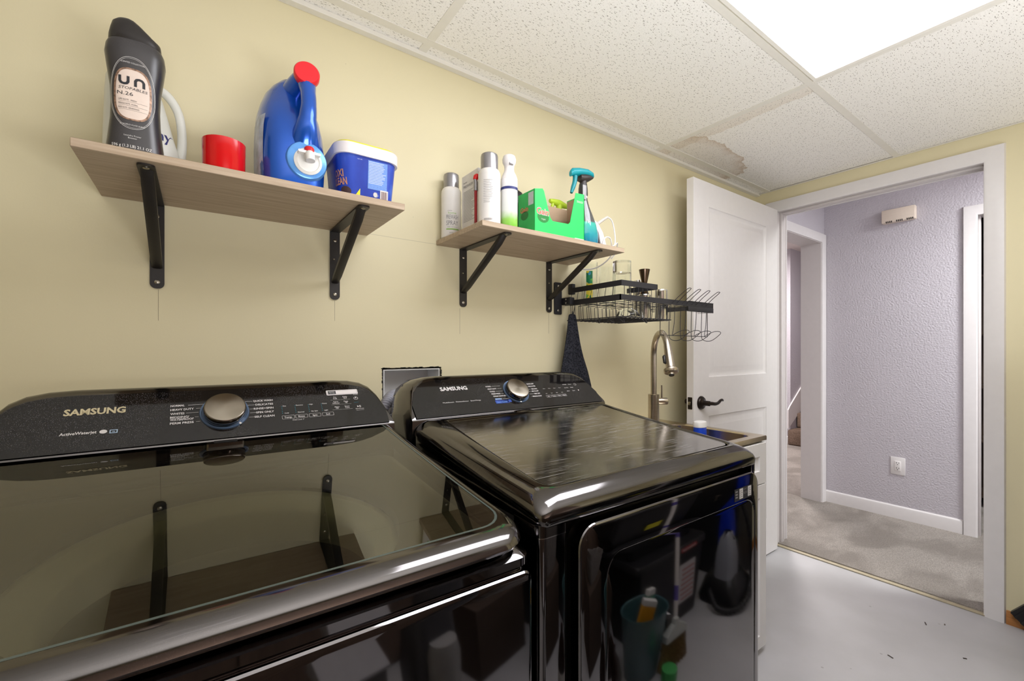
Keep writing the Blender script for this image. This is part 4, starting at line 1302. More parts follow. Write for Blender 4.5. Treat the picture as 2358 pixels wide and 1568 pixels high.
b.obj('lid_glass', GLASS, lid, sharp=30, recalc=False)
b = B(); L = [lloop(gs + .0005, gf + .0008, -.0004, .0435), lloop(gs + .0035, gf + .005, -.0008, .041)]
b.loft(L, False, False); b.obj('glass_edge', mat('teal_glass_edge', (70, 80, 76), .25, var=.05), lid)
# lid catch, a small chrome lip under the dial
b = B(); b.loft([[Vector((x, y, z)) for x, y in rrect(.012, .073, CY - .03, CY + .004, .004, 3)] for z in (1.000, 1.009, 1.012)]); cat = b.obj('lid_catch', CHROME2, t, sharp=40)
b = B(); b.box((.024, CY - .024, 1.0119), (.062, CY - .004, 1.0132), .001, 1); b.obj('catch_window', GAPB, cat)
console(t, wx0, wx1)
dial(t, .0441, .0645, math.radians(-52))
b = B(); G = PG(.0005)
put_text(b, 'SAMSUNG', G, -.194, .0805, .0135, .083, 'L', .035); b.obj('brand_lettering', LEGENDB, t)
b = B()
put_text(b, 'ActiveWaterjet', G, -.1935, .0372, .0058, .047, 'L', .02)
mapped_oval(b, G, -.1378, .0395, .0052, .0042, 2, 2, 20)
for (s_, v, x1_) in (('NORMAL', .0862, .0), ('HEAVY DUTY', .0762, .0), ('WHITES', .0662, 0), ('BEDDING/', .0575, 0), ('WATERPROOF', .0517, 0), ('PERM PRESS', .0432, 0)):
    put_text(b, s_, G, -.0447, v, .0047, len(s_) * .0037, 'L', .02)
for (s_, v) in (('QUICK WASH', .0866), ('DELICATES', .0762), ('RINSE+SPIN', .0655), ('SPIN ONLY', .0552), ('SELF CLEAN', .0440)):
    put_text(b, s_, G, .1325, v, .0047, len(s_) * .0037, 'R', .02)
for v, a, c in ((.0882, -.017, .012), (.0785, -.004, .006), (.0685, -.020, .0), (.0575, -.006, .0), (.0455, -.004, .003)):
    put_rect(b, G, a, c, v, v + .0006)
for v, a, c in ((.0888, .078, .094), (.0785, .083, .0985), (.0678, .088, .0955), (.0575, .088, .1), (.0462, .085, .098)):
    put_rect(b, G, a, c, v, v + .0006)
for x, s_, hi, lo in ((.1465, 'Temp.', 'Hot', 'Cold'), (.1728, 'Rinse', 'Extreme', 'Normal'), (.2003, 'Spin', 'High', 'No Spin'), (.2278, 'Soil', 'Heavy', 'Light')):
    put_frame(b, G, x, x + .0245, .034, .0435, .0005, .0015); put_text(b, s_, G, x + .012, .0365, .0042, None, 'C', .015)
    put_text(b, hi, G, x + .004, .0685, .0029, None, 'L', .01); put_text(b, lo, G, x + .006, .0487, .0029, None, 'L', .01)
put_text(b, 'Child Lock 3"', G, .166, .0285, .003)
for i, (s1, s2) in enumerate((('Pre', 'Soak'), ('Delay', 'End'), ('Fabric', 'Softener'), ('Deep', 'Fill'), ('Alarm', 'Off'), ('Smart', 'Care'))):
    x, v = (.2625, .2855)[i % 2] + .0, (.0805, .0665, .0515)[i // 2]
    put_text(b, s1, G, x, v + .0042, .0032, None, 'C', .012); put_text(b, s2, G, x, v, .0032, None, 'C', .012); put_rect(b, G, x - .011, x + .011, v - .0028, v - .0025)
put_text(b, 'Power', G, .312, .0895, .0028, None, 'C'); put_rect(b, G, .309, .311, .079, .0835)
mapped_ring(b, G, .31, .0795, .005, .0045, .0008, 2, 24)
b.poly([G(.3085, .0515), G(.3125, .0542), G(.3085, .057)]); put_rect(b, G, .3135, .3145, .0515, .057); put_rect(b, G, .3155, .3165, .0515, .057)
put_text(b, 'Start/Pause', G, .313, .046, .003, .019, 'C'); put_rect(b, G, .304, .322, .0425, .0429)
b.obj('panel_legend', LEGEND, t)
b = B(); put_frame(b, G, -.1295, -.1185, .0345, .0425, .0016, .0008); put_rect(b, G, -.126, -.122, .0375, .0388); b.obj('panel_emblem', mat('pale_blue_emblem', (150, 170, 190), .4), t)
b = B()
for x in (.1485, .1748, .2023, .2298):
    for i in range(5): disc(b, G, x, .0500 + .0047 * i, .0008, .0008, 8)
put_rect(b, G, .3035, .314, .0665, .067)
b.obj('status_dots', mat('teal_dots', (30, 130, 150), .4), t)
b = B(); G = PG(.0009); put_rect(b, G, .2455, .3178, .0925, .1075, .0025); stk = b.obj('energy_sticker', mat('white_sticker', (222, 216, 214), .4, var=.03), t)
b = B(); G = PG(.0012); put_frame(b, G, .2475, .3158, .0945, .1060, .0004, .001); put_rect(b, G, .2495, .267, .0955, .105); b.obj('sticker_block', INK, stk)
b = B(); G = PG(.0014); put_text(b, 'READY', G, .2583, .1012, .0022, .013, 'C', .01); put_text(b, 'TO GO', G, .2583, .0972, .0022, .012, 'C', .01); b.obj('sticker_print', PRINT, stk)

# ---------------------------------------------------------------- dryer
dx0, dx1 = .432, 1.124
t = thing('tumble_dryer', 'black dryer with scratched slanted top and mirror-dark front door', 'dryer', (.778, .88, 0))
b = B()
def drect(i, z, f):
    return [Vector((u, v, z)) for u, v in rquad([(dx0 + i, .534 + f), (dx1 - i, .534 + f), (dx1 - i, 1.256), (dx0 + i, 1.256)], (.018, .018, .01, .01))]
b.loft([drect(.003, .03, .03), drect(.003, .93, .03)]); b.obj('cabinet', DGREY, t, sharp=30)
for (a, c, nm) in ((dx0, dx0 + .056, 'front_pillar'), (dx1 - .024, dx1, 'front_pillar')):
    b = B(); L_ = a < .6
    b.loft([[Vector((u, v, z)) for u, v in rquad([(a, .531), (c, .531), (c, .60), (a, .60)], (.014 if L_ else .003, .003 if L_ else .014, .001, .001))] for z in (.03, .8915)])
    b.obj(nm, BSSF, t, sharp=30)
    b = B(); b.loft([[Vector((u, v, z)) for u, v in rquad([(a - .0008, .5302), (c + .0003, .5302), (c, .60), (a, .60)], (.014 if L_ else .003, .003 if L_ else .014, .001, .001))] for z in (.8918, .8935)])
    b.obj('seam_strip', CHROME, t, sharp=30)
def dz2(y, h):
    d = y - .56
    return .9565 + .09 * d + .062 * d * abs(d) + h
def dloop(side, fr, h=None, rf=.02, z=None, quad=None):
    c = quad or [(dx0 + side, .526 + fr), (dx1 - side, .526 + fr), (dx1 - .003 - side, 1.028), (dx0 + .004 + side, 1.028)]
    return [Vector((p.x, p.y, dz2(p.y, h) if z is None else z)) for p in rquad(c, (rf, rf, .006, .006), 6, 9)]
b = B()
inq = lambda e: [(.4785 + e, .568 + e), (1.080 - e, .562 + e), (1.092 - e, 1.010 - e), (.512 + e, 1.006 - e)]
b.loft([dloop(.03, .05, z=.909), dloop(.002, .004, z=.9085), dloop(0, .0015, z=.912), dloop(.0, .001, -.034, .02), dloop(0, .0005, -.029, .021), dloop(.003, .003, -.0205, .024), dloop(.010, .010, -.012, .03), dloop(.022, .020, -.0045, .034), dloop(.034, .031, -.001, .034), dloop(0, 0, .0006, .032, quad=inq(-.006)), dloop(0, 0, .0004, .03, quad=inq(0)), dloop(0, 0, -.0026, .028, quad=inq(.005))], False, False)
top = b.obj('top_cover', BSS, t, sharp=40)
b = B(); b.loft(pane_rows([tuple(v) for v in inq(.004)], .030, lambda y: dz2(y, 0), -.0025, 14), False, False, closed=False); b.obj('top_inset', BSSL, top, sharp=30)
for a, c in ((dx0, dx0 + .056), (dx1 - .024, dx1)):
    b = B(); L_ = a < .6
    b.loft([[Vector((u, v, z)) for u, v in rquad([(a, .5305), (c, .5305), (c, .60), (a, .60)], (.014 if L_ else .003, .003 if L_ else .014, .001, .001))] for z in (.8937, .912)])
    b.obj('corner_cap', BSS, t, sharp=30)
b = B(); b.loft([[Vector((x, y, z)) for x, y in rrect(.745, .80, CY - .014, CY + .002, .003, 3)] for z in (1.005, 1.0135)]); b.obj('lint_filter_grip', CHROME2, t, sharp=40)
# door with a sunk inner field
b = B()
ox0, ox1, oz0, oz1 = .503, 1.098, .10, .9
def dl(i, y, r): return [Vector((u, y, v)) for u, v in rrect(ox0 + i, ox1 - i, oz0 + i, oz1 - i, r, 8)]
def dl2(i, y, r): return [Vector((u, y, v)) for u, v in rrect(.566 + i, 1.079 - i, .15 + i, .8395 - i, r, 8)]
b.loft([dl(.004, .550, .035), dl(0, .530, .038), dl(0, .518, .038), dl(.0012, .5155, .037), dl(.004, .5143, .034), dl2(0, .5143, .04), dl2(.0016, .5153, .039), dl2(.0036, .5150, .037)], cap0=False)
dd = b.obj('door', BSSF, t, sharp=25)
b = B(); b.box((ox0 + .02, .551, oz0 + .02), (ox1 - .02, .56, oz1 - .02)); b.obj('door_seal', GAPB, t)
G = lambda e: (lambda u, v: Vector((u, .5143 - e, v)))
WSQ = mat('white_square', (216, 214, 214), .4)
b = B(); put_rect(b, G(.0006), .985, 1.062, .845, .873, .001); stk = b.obj('feature_sticker', INK, t)
for x in (1.006, 1.044):
    b = B(); put_rect(b, G(.0009), x, x + .016, .848, .871); b.obj('blank_square', WSQ, stk)
b = B()
for x in (1.0085, 1.0465):
    for i in range(4): put_rect(b, G(.0011), x, x + .011 - (i % 2) * .003, .8515 + i * .0045, .853 + i * .0045)
for i in range(3): put_rect(b, G(.0009), .9885, .9985, .852 + i * .0065, .8555 + i * .0065)
put_text(b, 'NEW', G(.0009), 1.033, .856, .006, .017, 'C'); put_text(b, 'LINT', G(.0009), 1.033, .8655, .004, .015, 'C')
b.obj('sticker_print', PRINTG, stk)
for x in (dx0 + .06, dx1 - .06):
    for y in (.60, 1.2):
        b = B(); b.lathe([(0, .0005), (.022, .0005), (.022, .02), (.012, .03), (0, .03)], (x, y, 0), 16); b.obj('foot', GAPB, t)
console(t, dx0, dx1)
dial(t, .7835, .0665, math.radians(-95))
b = B(); G = PG(.0005)
put_text(b, 'SAMSUNG', G, .5385, .0855, .0125, .085, 'L', .035)
for s_, x in (('MultiSteam', .531), ('MoistureSensor', .570), ('SmartThings', .616)): put_text(b, s_, G, x, .0425, .0038, .033 if s_ != 'MoistureSensor' else .04)
for i, (s_, v) in enumerate((('NORMAL', .0895), ('HEAVY DUTY', .0795), ('TOWELS', .0695), ('PERM PRESS', .0605), ('STEAM SANITIZE', .0515), ('REFRESH', .0405))):
    x = .686 + .0025 * i; put_text(b, s_, G, x, v, .0044, len(s_) * .0031, 'L', .02); put_rect(b, G, x + len(s_) * .0031 + .003, .737 if i < 5 else .752, v + .0018, v + .0024)
for i, (s_, v) in enumerate((('QUICK DRY', .0905), ('DELICATES', .0805), ('BEDDING', .0695), ('AIR FLUFF', .0605), ('TIME DRY', .0505), ('WRINKLE AWAY', .0405))):
    put_text(b, s_, G, .866 + .001 * i, v, .0044, len(s_) * .0031, 'R', .02); put_rect(b, G, .829, .8635 + .001 * i - len(s_) * .0031, v + .0018, v + .0024)
for x, s_ in ((.8875, 'Dry'), (.909, 'Temp.'), (.931, 'Time'), (.953, 'Adjust')):
    put_frame(b, G, x, x + .019, .034, .043, .0004, .0015); put_text(b, s_, G, x + .0095, .0365, .0038, None, 'C', .015)
    put_text(b, 'More', G, x + .004, .068, .0028); put_text(b, 'Less', G, x + .004, .049, .0028)
for i, (s_, v) in enumerate((('Wrinkle', .08), ('Eco Dry', .066), ('Alarm', .052))):
    put_text(b, s_, G, .990, v, .0034, None, 'C'); put_text(b, ('Sensor', 'Damp', 'Smart')[i], G, 1.014, v, .0034, None, 'C')
mapped_ring(b, G, 1.037, .0795, .005, .0045, .0008, 2, 24); b.poly([G(1.035, .0515), G(1.039, .0542), G(1.035, .057)])
b.obj('panel_legend', LEGEND, t)
b = B(); put_rect(b, G, .694, .740, .0265, .0385, .001); put_rect(b, G, .712, .75, .0285, .0385, .001); b.obj('blue_legend_block', mat('deep_blue_print', (22, 62, 150), .4), t)
b = B(); G = PG(.0008); put_text(b, 'Steam Cycles', G, .699, .029, .0048, .034); put_text(b, 'REFRESH', G, .697, .0405, .0044, .0215, 'L', .02); b.obj('blue_legend_text', mat('light_blue_print', (120, 170, 230), .4), t)

# ------------------------------------------------------------------ outlet box in the wall and drain hose
t = thing('washer_outlet_box', 'recessed white plastic washer box in a ragged cut-out of the yellow wall', 'outlet box', (.571, D, 1.03))
OBM = mat('white_box_plastic', (238, 238, 238), .45, var=.02)
b = B(); m_ = .006
A = (HX0 + m_, HX1 - m_, HZ0 + m_, HZ1 - m_)
L = []
for x0_, x1_, z0_, z1_, y in ((A[0] - .002, A[1] + .002, A[2], A[3] + .002, D + .004), (A[0], A[1], A[2], A[3], D + .002), (A[0] + .002, A[1] - .002, A[2] + .002, A[3] - .002, D + .003), (A[0] + .006, A[1] - .006, A[2] + .006, A[3] - .006, D + .085)):
    L.append([Vector((x, y, z)) for x, z in ((x0_, z0_), (x1_, z0_), (x1_, z1_), (x0_, z1_))])
b.loft(L, False, True); b.obj('box_shell', OBM, t, sharp=30)
for x, c in ((.53, (180, 40, 36)), (.60, (40, 70, 170))):
    b = B(); b.lathe([(0, 0), (.012, 0), (.012, .03), (0, .03)], (x, D + .05, .95), 14, (0, -1, 0)); b.tube([(x, D + .03, .955), (x, D + .03, .985)], .006, 8); vv = b.obj('valve', STEEL, t)
    b = B(); b.box((x - .018, D + .024, .985), (x + .018, D + .034, .995), .002); b.obj('valve_lever', mat('valve_lever_%d' % c[0], c, .4), vv)
t = thing('drain_hose', 'grey corrugated drain hose curving out of the white wall box behind the washer', 'hose', (.47, 1.3, .9))
p0 = [Vector(p) for p in ((.425, 1.29, .80), (.428, 1.285, .93), (.445, 1.283, 1.0), (.468, 1.300, 1.036), (.498, 1.335, 1.047), (.53, 1.385, 1.03), (.545, 1.40, .985))]
pp, _ = smooth_path(p0, 26, False, [1] * len(p0))
b = B(); b.tube(pp, [.0185 if (i // 2) % 2 else .0158 for i in range(len(pp))], 14); b.obj('hose', mat('grey_hose', (150, 150, 160), .5, var=.03), t, sharp=60)
b = B(); b.tube([(.4565, 1.263, 1.000), (.463, 1.268, 1.012), (.474, 1.280, 1.008)], .006, 10, sm=3); b.lathe([(.0, 0), (.012, 0), (.012, .006), (0, .006)], (.462, 1.27, .988), 14); b.obj('hose_clip', mat('grey_clip', (120, 118, 120), .45), t)

# ================================================================== DISH RACK, GLASSES, TOWEL
t = thing('dish_rack', 'black wire wall-mounted dish rack holding glasses and steel cups above the sink', 'dish rack', (1.54, D, 1.40))
def strip(pts, z0, z1, th, name, parent=t):
    """flat band standing on edge along a polyline"""
    b = B()
    for p, q in zip(pts[:-1], pts[1:]):
        d = Vector((q[0] - p[0], q[1] - p[1], 0)).normalized(); nn = Vector((-d.y, d.x, 0)) * th / 2; e = d * th / 2
        P0, P1 = Vector((p[0], p[1], 0)) - e, Vector((q[0], q[1], 0)) + e
        b.loft([[v + Vector((0, 0, z)) for v in (P0 - nn, P1 - nn, P1 + nn, P0 + nn)] for z in (z0, z1)])
    return b.obj(name, BLKM, parent, sharp=30)
for x in (1.199, 1.86):
    b = B(); b.prism(rrect(x - .02, x + .02, 1.334, 1.465, .006), lambda u, v, d: Vector((u, D - d, v)), .0005, .005); pl = b.obj('wall_plate', BLKM, t)
    for z in (1.35, 1.45): screw(pl, (x, D - .005, z), (0, -1, 0), .005)
b = B(); b.box((1.215, 1.30, 1.372), (1.242, 1.352, 1.402), .004); b.obj('side_arm', BLKM, t)
b = B(); b.box((1.838, 1.30, 1.372), (1.866, 1.352, 1.402), .004); b.obj('side_arm', BLKM, t)
for z in (1.380, 1.394): 
    b = B(); b.lathe([(0, 0), (.004, 0), (.003, .002), (0, .002)], (1.215, 1.325, z), 10, (-1, 0, 0)); b.obj('screw', SCREW, t)
FY = 1.06
strip([(1.238, 1.35), (1.238, FY), (1.845, FY), (1.845, 1.35)], 1.371, 1.391, .004, 'lower_rail')
strip([(1.252, 1.335), (1.244, FY), (1.450, FY), (1.450, 1.20)], 1.423, 1.443, .004, 'upper_rail')
b = B(); b.box((1.252, 1.325, 1.418), (1.270, 1.35, 1.462), .003); b.obj('upper_catch', BLKM, t)
b = B(); b.box((1.655, FY - .004, 1.350), (1.846, FY - .001, 1.3705), .001); b.box((1.655, FY - .004, 1.3905), (1.846, FY - .001, 1.3935), .001); b.obj('holder_band', BLKM, t)
def wire(pts, name='basket_wire', r=.0012, sm=0, n=6):
    b = B(); b.tube(pts, r, n, sm=sm); return b.obj(name, BLKM, t)
zb = 1.308
for y in (1.085, 1.13, 1.175, 1.22, 1.265, 1.31):                      # left flank of the basket, then floor, then far flank
    wire([(1.239, y, 1.372), (1.243, y, zb + .006), (1.250, y, zb), (1.545, y, zb), (1.552, y, zb + .006), (1.556, y, 1.372)])
for i in range(13):
    x = 1.262 + i * .0235
    wire([(x, FY + .002, 1.372), (x, FY + .006, zb + .006), (x, FY + .012, zb), (x, 1.335, zb), (x, 1.342, zb + .006), (x, 1.345, 1.372)])
wire([(1.243, 1.345, zb + .002), (1.243, FY + .008, zb + .002), (1.552, FY + .008, zb + .002), (1.552, 1.345, zb + .002)], 'basket_rim', .002)
for i in range(12):                                                   # tier floor between the rails
    x = 1.262 + i * .05
    wire([(x, FY, 1.3735), (x, 1.35, 1.3735)], 'tier_wire', .0013)
for i in range(9):
    y = 1.085 + i * .03
    if i in (3, 6): wire([(1.238, y, 1.3735), (1.845, y, 1.3735)], 'tier_wire', .0013)
for i in range(8):                                                    # uprights between the two rails
    x = 1.26 + i * .0262
    wire([(x, FY, 1.39), (x, FY, 1.424)], 'upright_wire')
for i in range(7):
    y = 1.10 + i * .037
    wire([(1.240, y, 1.39), (1.247, y, 1.424)], 'upright_wire')
for i, x in enumerate((1.545, 1.612, 1.680, 1.755)):                  # dividers for boards at the right end
    wire([(x, FY + .004, 1.372), (x + .01, FY - .03, 1.405), (x + .016, FY - .06, 1.428), (x + .026, FY - .066, 1.432), (x + .037, FY - .06, 1.428), (x + .036, FY - .03, 1.405), (x + .03, FY + .004, 1.372)], 'divider_loop', .0013, 4)
for i in range(4):
    x = 1.56 + i * .078
    wire([(x, FY + .02, 1.37), (x - .004, FY + .02, 1.262), (x - .003, FY + .012, 1.232), (x + .008, FY - .018, 1.228), (x + .026, FY - .046, 1.254), (x + .034, FY - .044, 1.266), (x + .030, FY - .02, 1.268), (x + .014, FY + .006, 1.254), (x + .02, FY + .02, 1.25), (x + .032, FY + .02, 1.30), (x + .036, FY + .02, 1.37)], 'divider_foot', .0013, 4)
wire([(1.505, FY + .024, 1.37), (1.503, FY + .024, 1.249), (1.845, FY + .024, 1.247), (1.843, FY + .024, 1.37)], 'divider_rail', .0017)
b = B()
for k in range(6): b.tube([(1.655, FY + .008, 1.353 + .0065 * k), (1.842, FY + .008, 1.353 + .0065 * k), (1.842, FY + .07, 1.353 + .0065 * k)], .0009, 5)
for k in range(24): b.tube([(1.66 + k * .0078, FY + .008, 1.350), (1.66 + k * .0078, FY + .008, 1.392)], .0009, 5)
o = b.obj('holder_mesh', BLKM, t); o['kind'] = 'stuff'
for x, y in ((1.20, 1.30), (1.262, 1.20), (1.275, 1.14), (1.30, 1.11), (1.40, 1.085)):
    if x < 1.21: wire([(1.243, y, 1.372), (1.238, y, 1.345), (1.231, y, 1.325), (1.224, y - .004, 1.328)], 'utensil_hook', .0014, 3)
    else: wire([(x - .012, y, zb), (x - .006, y - .012, zb - .012), (x, y - .016, zb - .015), (x + .006, y - .012, zb - .012), (x + .012, y, zb)], 'utensil_hook', .0014, 3)
# glasses
k = N('clear_glass')
k.b.inputs['Transmission Weight'].default_value = 1; k.b.inputs['Roughness'].default_value = .01; k.b.inputs['IOR'].default_value = 1.45; k.b.inputs['Base Color'].default_value = (.96, .98, .97, 1)
CG = k.m
zf = 1.3752
gg = 'drinking glasses in the dish rack'
def tumbler(x, y, r, h, base, label, flip=False, taper=.9):
    o = thing('drinking_glass', label, 'glass', (x, y, zf), gg)
    pr_ = [(0, .0), (r * taper, 0), (r * taper, base * .5), (r, h), (r - .002, h), (r * taper - .002, base), (0, base)]
    if flip: pr_ = [(a, h - z) for a, z in pr_]
    b = B(); b.lathe(pr_, (x, y, zf), 32); b.obj('tumbler', CG, o, sharp=50)
    return o
g1 = tumbler(1.305, 1.28, .034, .170, .012, 'tall glass with bright green and yellow fruit print, in the dish rack')
b = B(); G = lambda u, v: Vector((1.305 + .0345 * math.cos(-PI / 2 - .75 + u), 1.28 + .0345 * math.sin(-PI / 2 - .75 + u), zf + v))
for i in range(10):
    put_rect(b, G, -.42 + i * .075, -.42 + (i + 1) * .075, .01, .132)
def fruit():
    k = N('fruit_print'); v = k.n('ShaderNodeTexVoronoi', Scale=70.0); k.l(k.coords(), v.inputs['Vector'])
    sp = k.n('ShaderNodeSeparateColor'); k.l(v.outputs['Color'], sp.inputs[0])
    g = k.n('ShaderNodeNewGeometry'); s3 = k.n('ShaderNodeSeparateXYZ'); k.l(g.outputs['Position'], s3.inputs[0])
    up = k.math('MULTIPLY', k.math('SUBTRACT', s3.outputs['Z'], zf), 2.6)
    k.l(k.ramp(k.math('ADD', k.math('MULTIPLY', sp.outputs[0], .75), up), [(.0, lin((216, 196, 40))), (.35, lin((226, 206, 70))), (.4, lin((60, 150, 190))), (.5, lin((24, 120, 80))), (.72, lin((30, 140, 84))), (.8, lin((120, 190, 60))), (.9, lin((20, 110, 84)))]), k.b.inputs['Base Color']); k.b.inputs['Roughness'].default_value = .3
    return k.m
b.obj('fruit_label', fruit(), g1)
tumbler(1.387, 1.262, .0335, .166, .010, 'plain thin clear glass standing between the printed glass and the thick-based glass')
tumbler(1.352, 1.150, .0365, .160, .045, 'clear glass turned upside down with its thick base on top', True, .97)
o = thing('glass_bowl', 'small clear glass bowl lying upside down in the rack basket', 'bowl', (1.40, 1.16, zb + .002))
b = B(); b.lathe([(.047, 0), (.049, .001), (.049, .012), (.036, .035), (.018, .046), (0, .046), (0, .043), (.017, .043), (.034, .032), (.0465, .011)], (1.40, 1.16, zb + .0025), 32); b.obj('bowl', CG, o, sharp=50)
# steel cups and the jigger
TIN = mat('polished_steel', (214, 212, 210), .16, 1., var=.03)
def tin(x, y, r, h, label):
    o = thing('steel_cup', label, 'cup', (x, y, zb + .002), 'steel cups in the rack basket')
    b = B(); b.lathe([(0, 0), (r, 0), (r * 1.02, .003), (r * .98, .01), (r * .90, h * .93), (r * .92, h * .96), (r * .86, h), (0, h)], (x, y, zb + .0022), 32); b.obj('cup', TIN, o, sharp=60)
tin(1.508, 1.165, .029, .108, 'steel cup upside down in the rack basket, carrying the dark jigger')
tin(1.602, 1.150, .0275, .134, 'steel cup at the right end of the rack basket, nothing on top')
tin(1.547, 1.225, .023, .178, 'tallest slim steel cup standing behind the dark jigger')
o = thing('jigger', 'dark bronze double-ended jigger standing on a steel cup', 'jigger', (1.512, 1.165, zb + .111))
JG = mat('dark_bronze', (86, 72, 60), .2, 1., var=.1)
b = B(); z0 = zb + .1108; b.lathe([(0, 0), (.017, 0), (.0175, .002), (.0085, .032), (.0085, .036), (.0215, .098), (.0225, .104), (.0215, .1045), (.020, .099), (.006, .045), (0, .045)], (1.510, 1.165, z0), 32); b.obj('cup', JG, o, sharp=60)
# towel
o = thing('dish_towel', 'black waffle-weave towel hanging from a hook at the end of the dish rack', 'towel', (1.24, 1.30, 1.33))
def waffle():
    k = N('black_waffle_cloth'); v = k.n('ShaderNodeTexVoronoi', Scale=150.0); k.l(k.coords(), v.inputs['Vector'])
    k.l(k.ramp(v.outputs['Distance'], [(.1, lin((24, 25, 30))), (.8, lin((56, 57, 64)))]), k.b.inputs['Base Color']); k.b.inputs['Roughness'].default_value = .95; k.b.inputs['Specular IOR Level'].default_value = .1
    k.bump(v.outputs['Distance'], .8, .003); return k.m
b = B(); L = []
for z, xa, xb, th in ((1.334, 1.222, 1.240, .008), (1.330, 1.216, 1.250, .014), (1.31, 1.212, 1.256, .016), (1.27, 1.207, 1.264, .018), (1.22, 1.198, 1.276, .020), (1.16, 1.186, 1.296, .022), (1.10, 1.174, 1.322, .024), (1.04, 1.164, 1.342, .025), (.98, 1.158, 1.352, .025), (.93, 1.156, 1.352, .024)):
    lp = []; m = 44
    for i in range(m):
        a = 2 * PI * i / m; c, s_ = math.cos(a), math.sin(a)
        u = .5 + .5 * c
        fold = .006 * math.sin(u * 13 + .6) * min(1, (1.34 - z) * 6 + .3) + .010 * math.exp(-((u - .36) / .05) ** 2) * min(1, (1.34 - z) * 5)
        lp.append(Vector((xa + (xb - xa) * u, 1.305 + (th * .5) * math.copysign(abs(s_) ** .6, s_) + (fold if s_ < 0 else 0), z + (.0 if z > .94 else .01 * math.sin(u * 9)))))
    L.append(lp)
b.loft(L); b.obj('cloth', waffle(), o, sharp=70)
b = B(); b.tube([(1.228, 1.30, 1.326), (1.232, 1.302, 1.345), (1.238, 1.304, 1.326)], .0018, 8, sm=4); b.obj('hanging_loop', BLKP, o)

# ================================================================== SINK
cx0, cx1, cyf = 1.145, 1.822, .842
t = thing('sink_cabinet', 'white sink cabinet between the black dryer and the open white door', 'cabinet', (1.484, 1.1, 0))
CAB = mat('white_lacquer', (224, 221, 220), .35, var=.01)
b = B()
for a, c in (((cx0, cyf, .02), (cx0 + .016, 1.352, .83)), ((cx1 - .016, cyf, .02), (cx1, 1.352, .83)), ((cx0, cyf, .02), (cx1, 1.352, .036)), ((cx0, 1.336, .02), (cx1, 1.352, .83))): b.box(a, c)
b.box((cx0 + .01, cyf + .04, .0005), (cx1 - .01, 1.34, .02))
b.obj('carcass', CAB, t, sharp=20)
def shaker(x0, x1, z0, z1, nm):
    b = B(); y = cyf - .018
    def lp(i, d): return [Vector((px, y + d, pz)) for px, pz in ((x0 + i, z0 + i), (x1 - i, z0 + i), (x1 - i, z1 - i), (x0 + i, z1 - i))]
    b.loft([lp(0, .0175), lp(0, .001), lp(.001, 0), lp(.05, 0), lp(.053, .005), lp(.056, .006)], True, True)
    return b.obj(nm, CAB, t, sharp=20)
shaker(cx0 + .002, cx1 - .002, .668, .826, 'drawer_front')
d1 = shaker(cx0 + .002, (cx0 + cx1) / 2 - .002, .03, .664, 'door'); d2 = shaker((cx0 + cx1) / 2 + .002, cx1 - .002, .03, .664, 'door')
for d_, x in ((d1, 1.46), (d2, 1.508)):
    b = B(); b.tube([(x, cyf - .018, .56), (x, cyf - .042, .56), (x, cyf - .042, .46), (x, cyf - .018, .46)], .005, 8); b.obj('handle', STEEL, d_)
t = thing('steel_sink', 'stainless steel utility sink basin set on the white cabinet', 'sink', (1.484, 1.1, .832))
b = B()
sx0, sx1, sy0, sy1 = 1.138, 1.832, .826, 1.353
def sl(i, z, r, back=0): return [Vector((u, v, z)) for u, v in rrect(sx0 + i, sx1 - i, sy0 + i, sy1 - (back or i), r, 5)]
b.loft([sl(.004, .8325, .003), sl(.0, .8335, .004), sl(0, .848, .004), sl(.002, .851, .005), sl(.032, .851, .04, .16), sl(.037, .846, .045, .165), sl(.040, .66, .05, .168), sl(.06, .645, .05, .19)], False, True)
SINKM = mat('satin_stainless', (200, 186, 166), .27, 1., var=.06, vscale=60, stretch=(1, 1, .1))
b.obj('basin', SINKM, t, sharp=35)
t = thing('sink_faucet', 'tall brushed nickel gooseneck faucet with pull-down spray head', 'faucet', (1.63, 1.245, .851))
fx, fy_ = 1.632, 1.21
b = B(); b.lathe([(0, 0), (.03, 0), (.03, .004), (.0235, .008), (.0235, .1415), (.022, .1425), (0, .1425)], (fx, fy_, .8513), 32); b.obj('body', STEEL, t)
dv = Vector((-.6075, -.794, 0)); R_ = .0985
pth = [Vector((fx, fy_, .99)), Vector((fx, fy_, 1.10)), Vector((fx, fy_, 1.162))]
for i in range(1, 15):
    a = PI * i / 15 * .955
    pth.append(Vector((fx, fy_, 1.162)) + dv * (R_ * (1 - math.cos(a))) + Vector((0, 0, R_ * math.sin(a))))
b = B(); b.tube(pth, .0125, 18); b.obj('spout', STEEL, t)
e = pth[-1]; dn = (pth[-1] - pth[-2]).normalized()
b = B(); b.lathe([(0, -.012), (.0135, -.012), (.0142, .0), (.0165, .06), (.0165, .082), (.027, .090), (.027, .102), (.0245, .105), (.012, .106), (.0115, .113), (0, .113)], e, 28, dn); hd_ = b.obj('spray_head', STEEL, t)
b = B(); qx = dn.cross(Vector((0, 0, 1))).normalized(); sd = qx if qx.x < 0 else -qx
b.tube([e + dn * .03 + sd * .0165, e + dn * .036 + sd * .0195, e + dn * .062 + sd * .0195, e + dn * .066 + sd * .0165], [.003, .006, .006, .003], 10); b.obj('spray_button', BLKP, hd_)
b = B(); b.lathe([(0, .112), (.0105, .112), (.0095, .117), (0, .117)], e, 16, dn); b.obj('nozzle', BLKP, hd_)
rv = Vector((.8136, -.5814, 0))
b = B(); b.lathe([(0, .018), (.0145, .018), (.0150, .02), (.0150, .058), (.0138, .0605), (0, .0605)], (fx, fy_, .963), 24, rv); lv = b.obj('lever_barrel', STEEL, t)
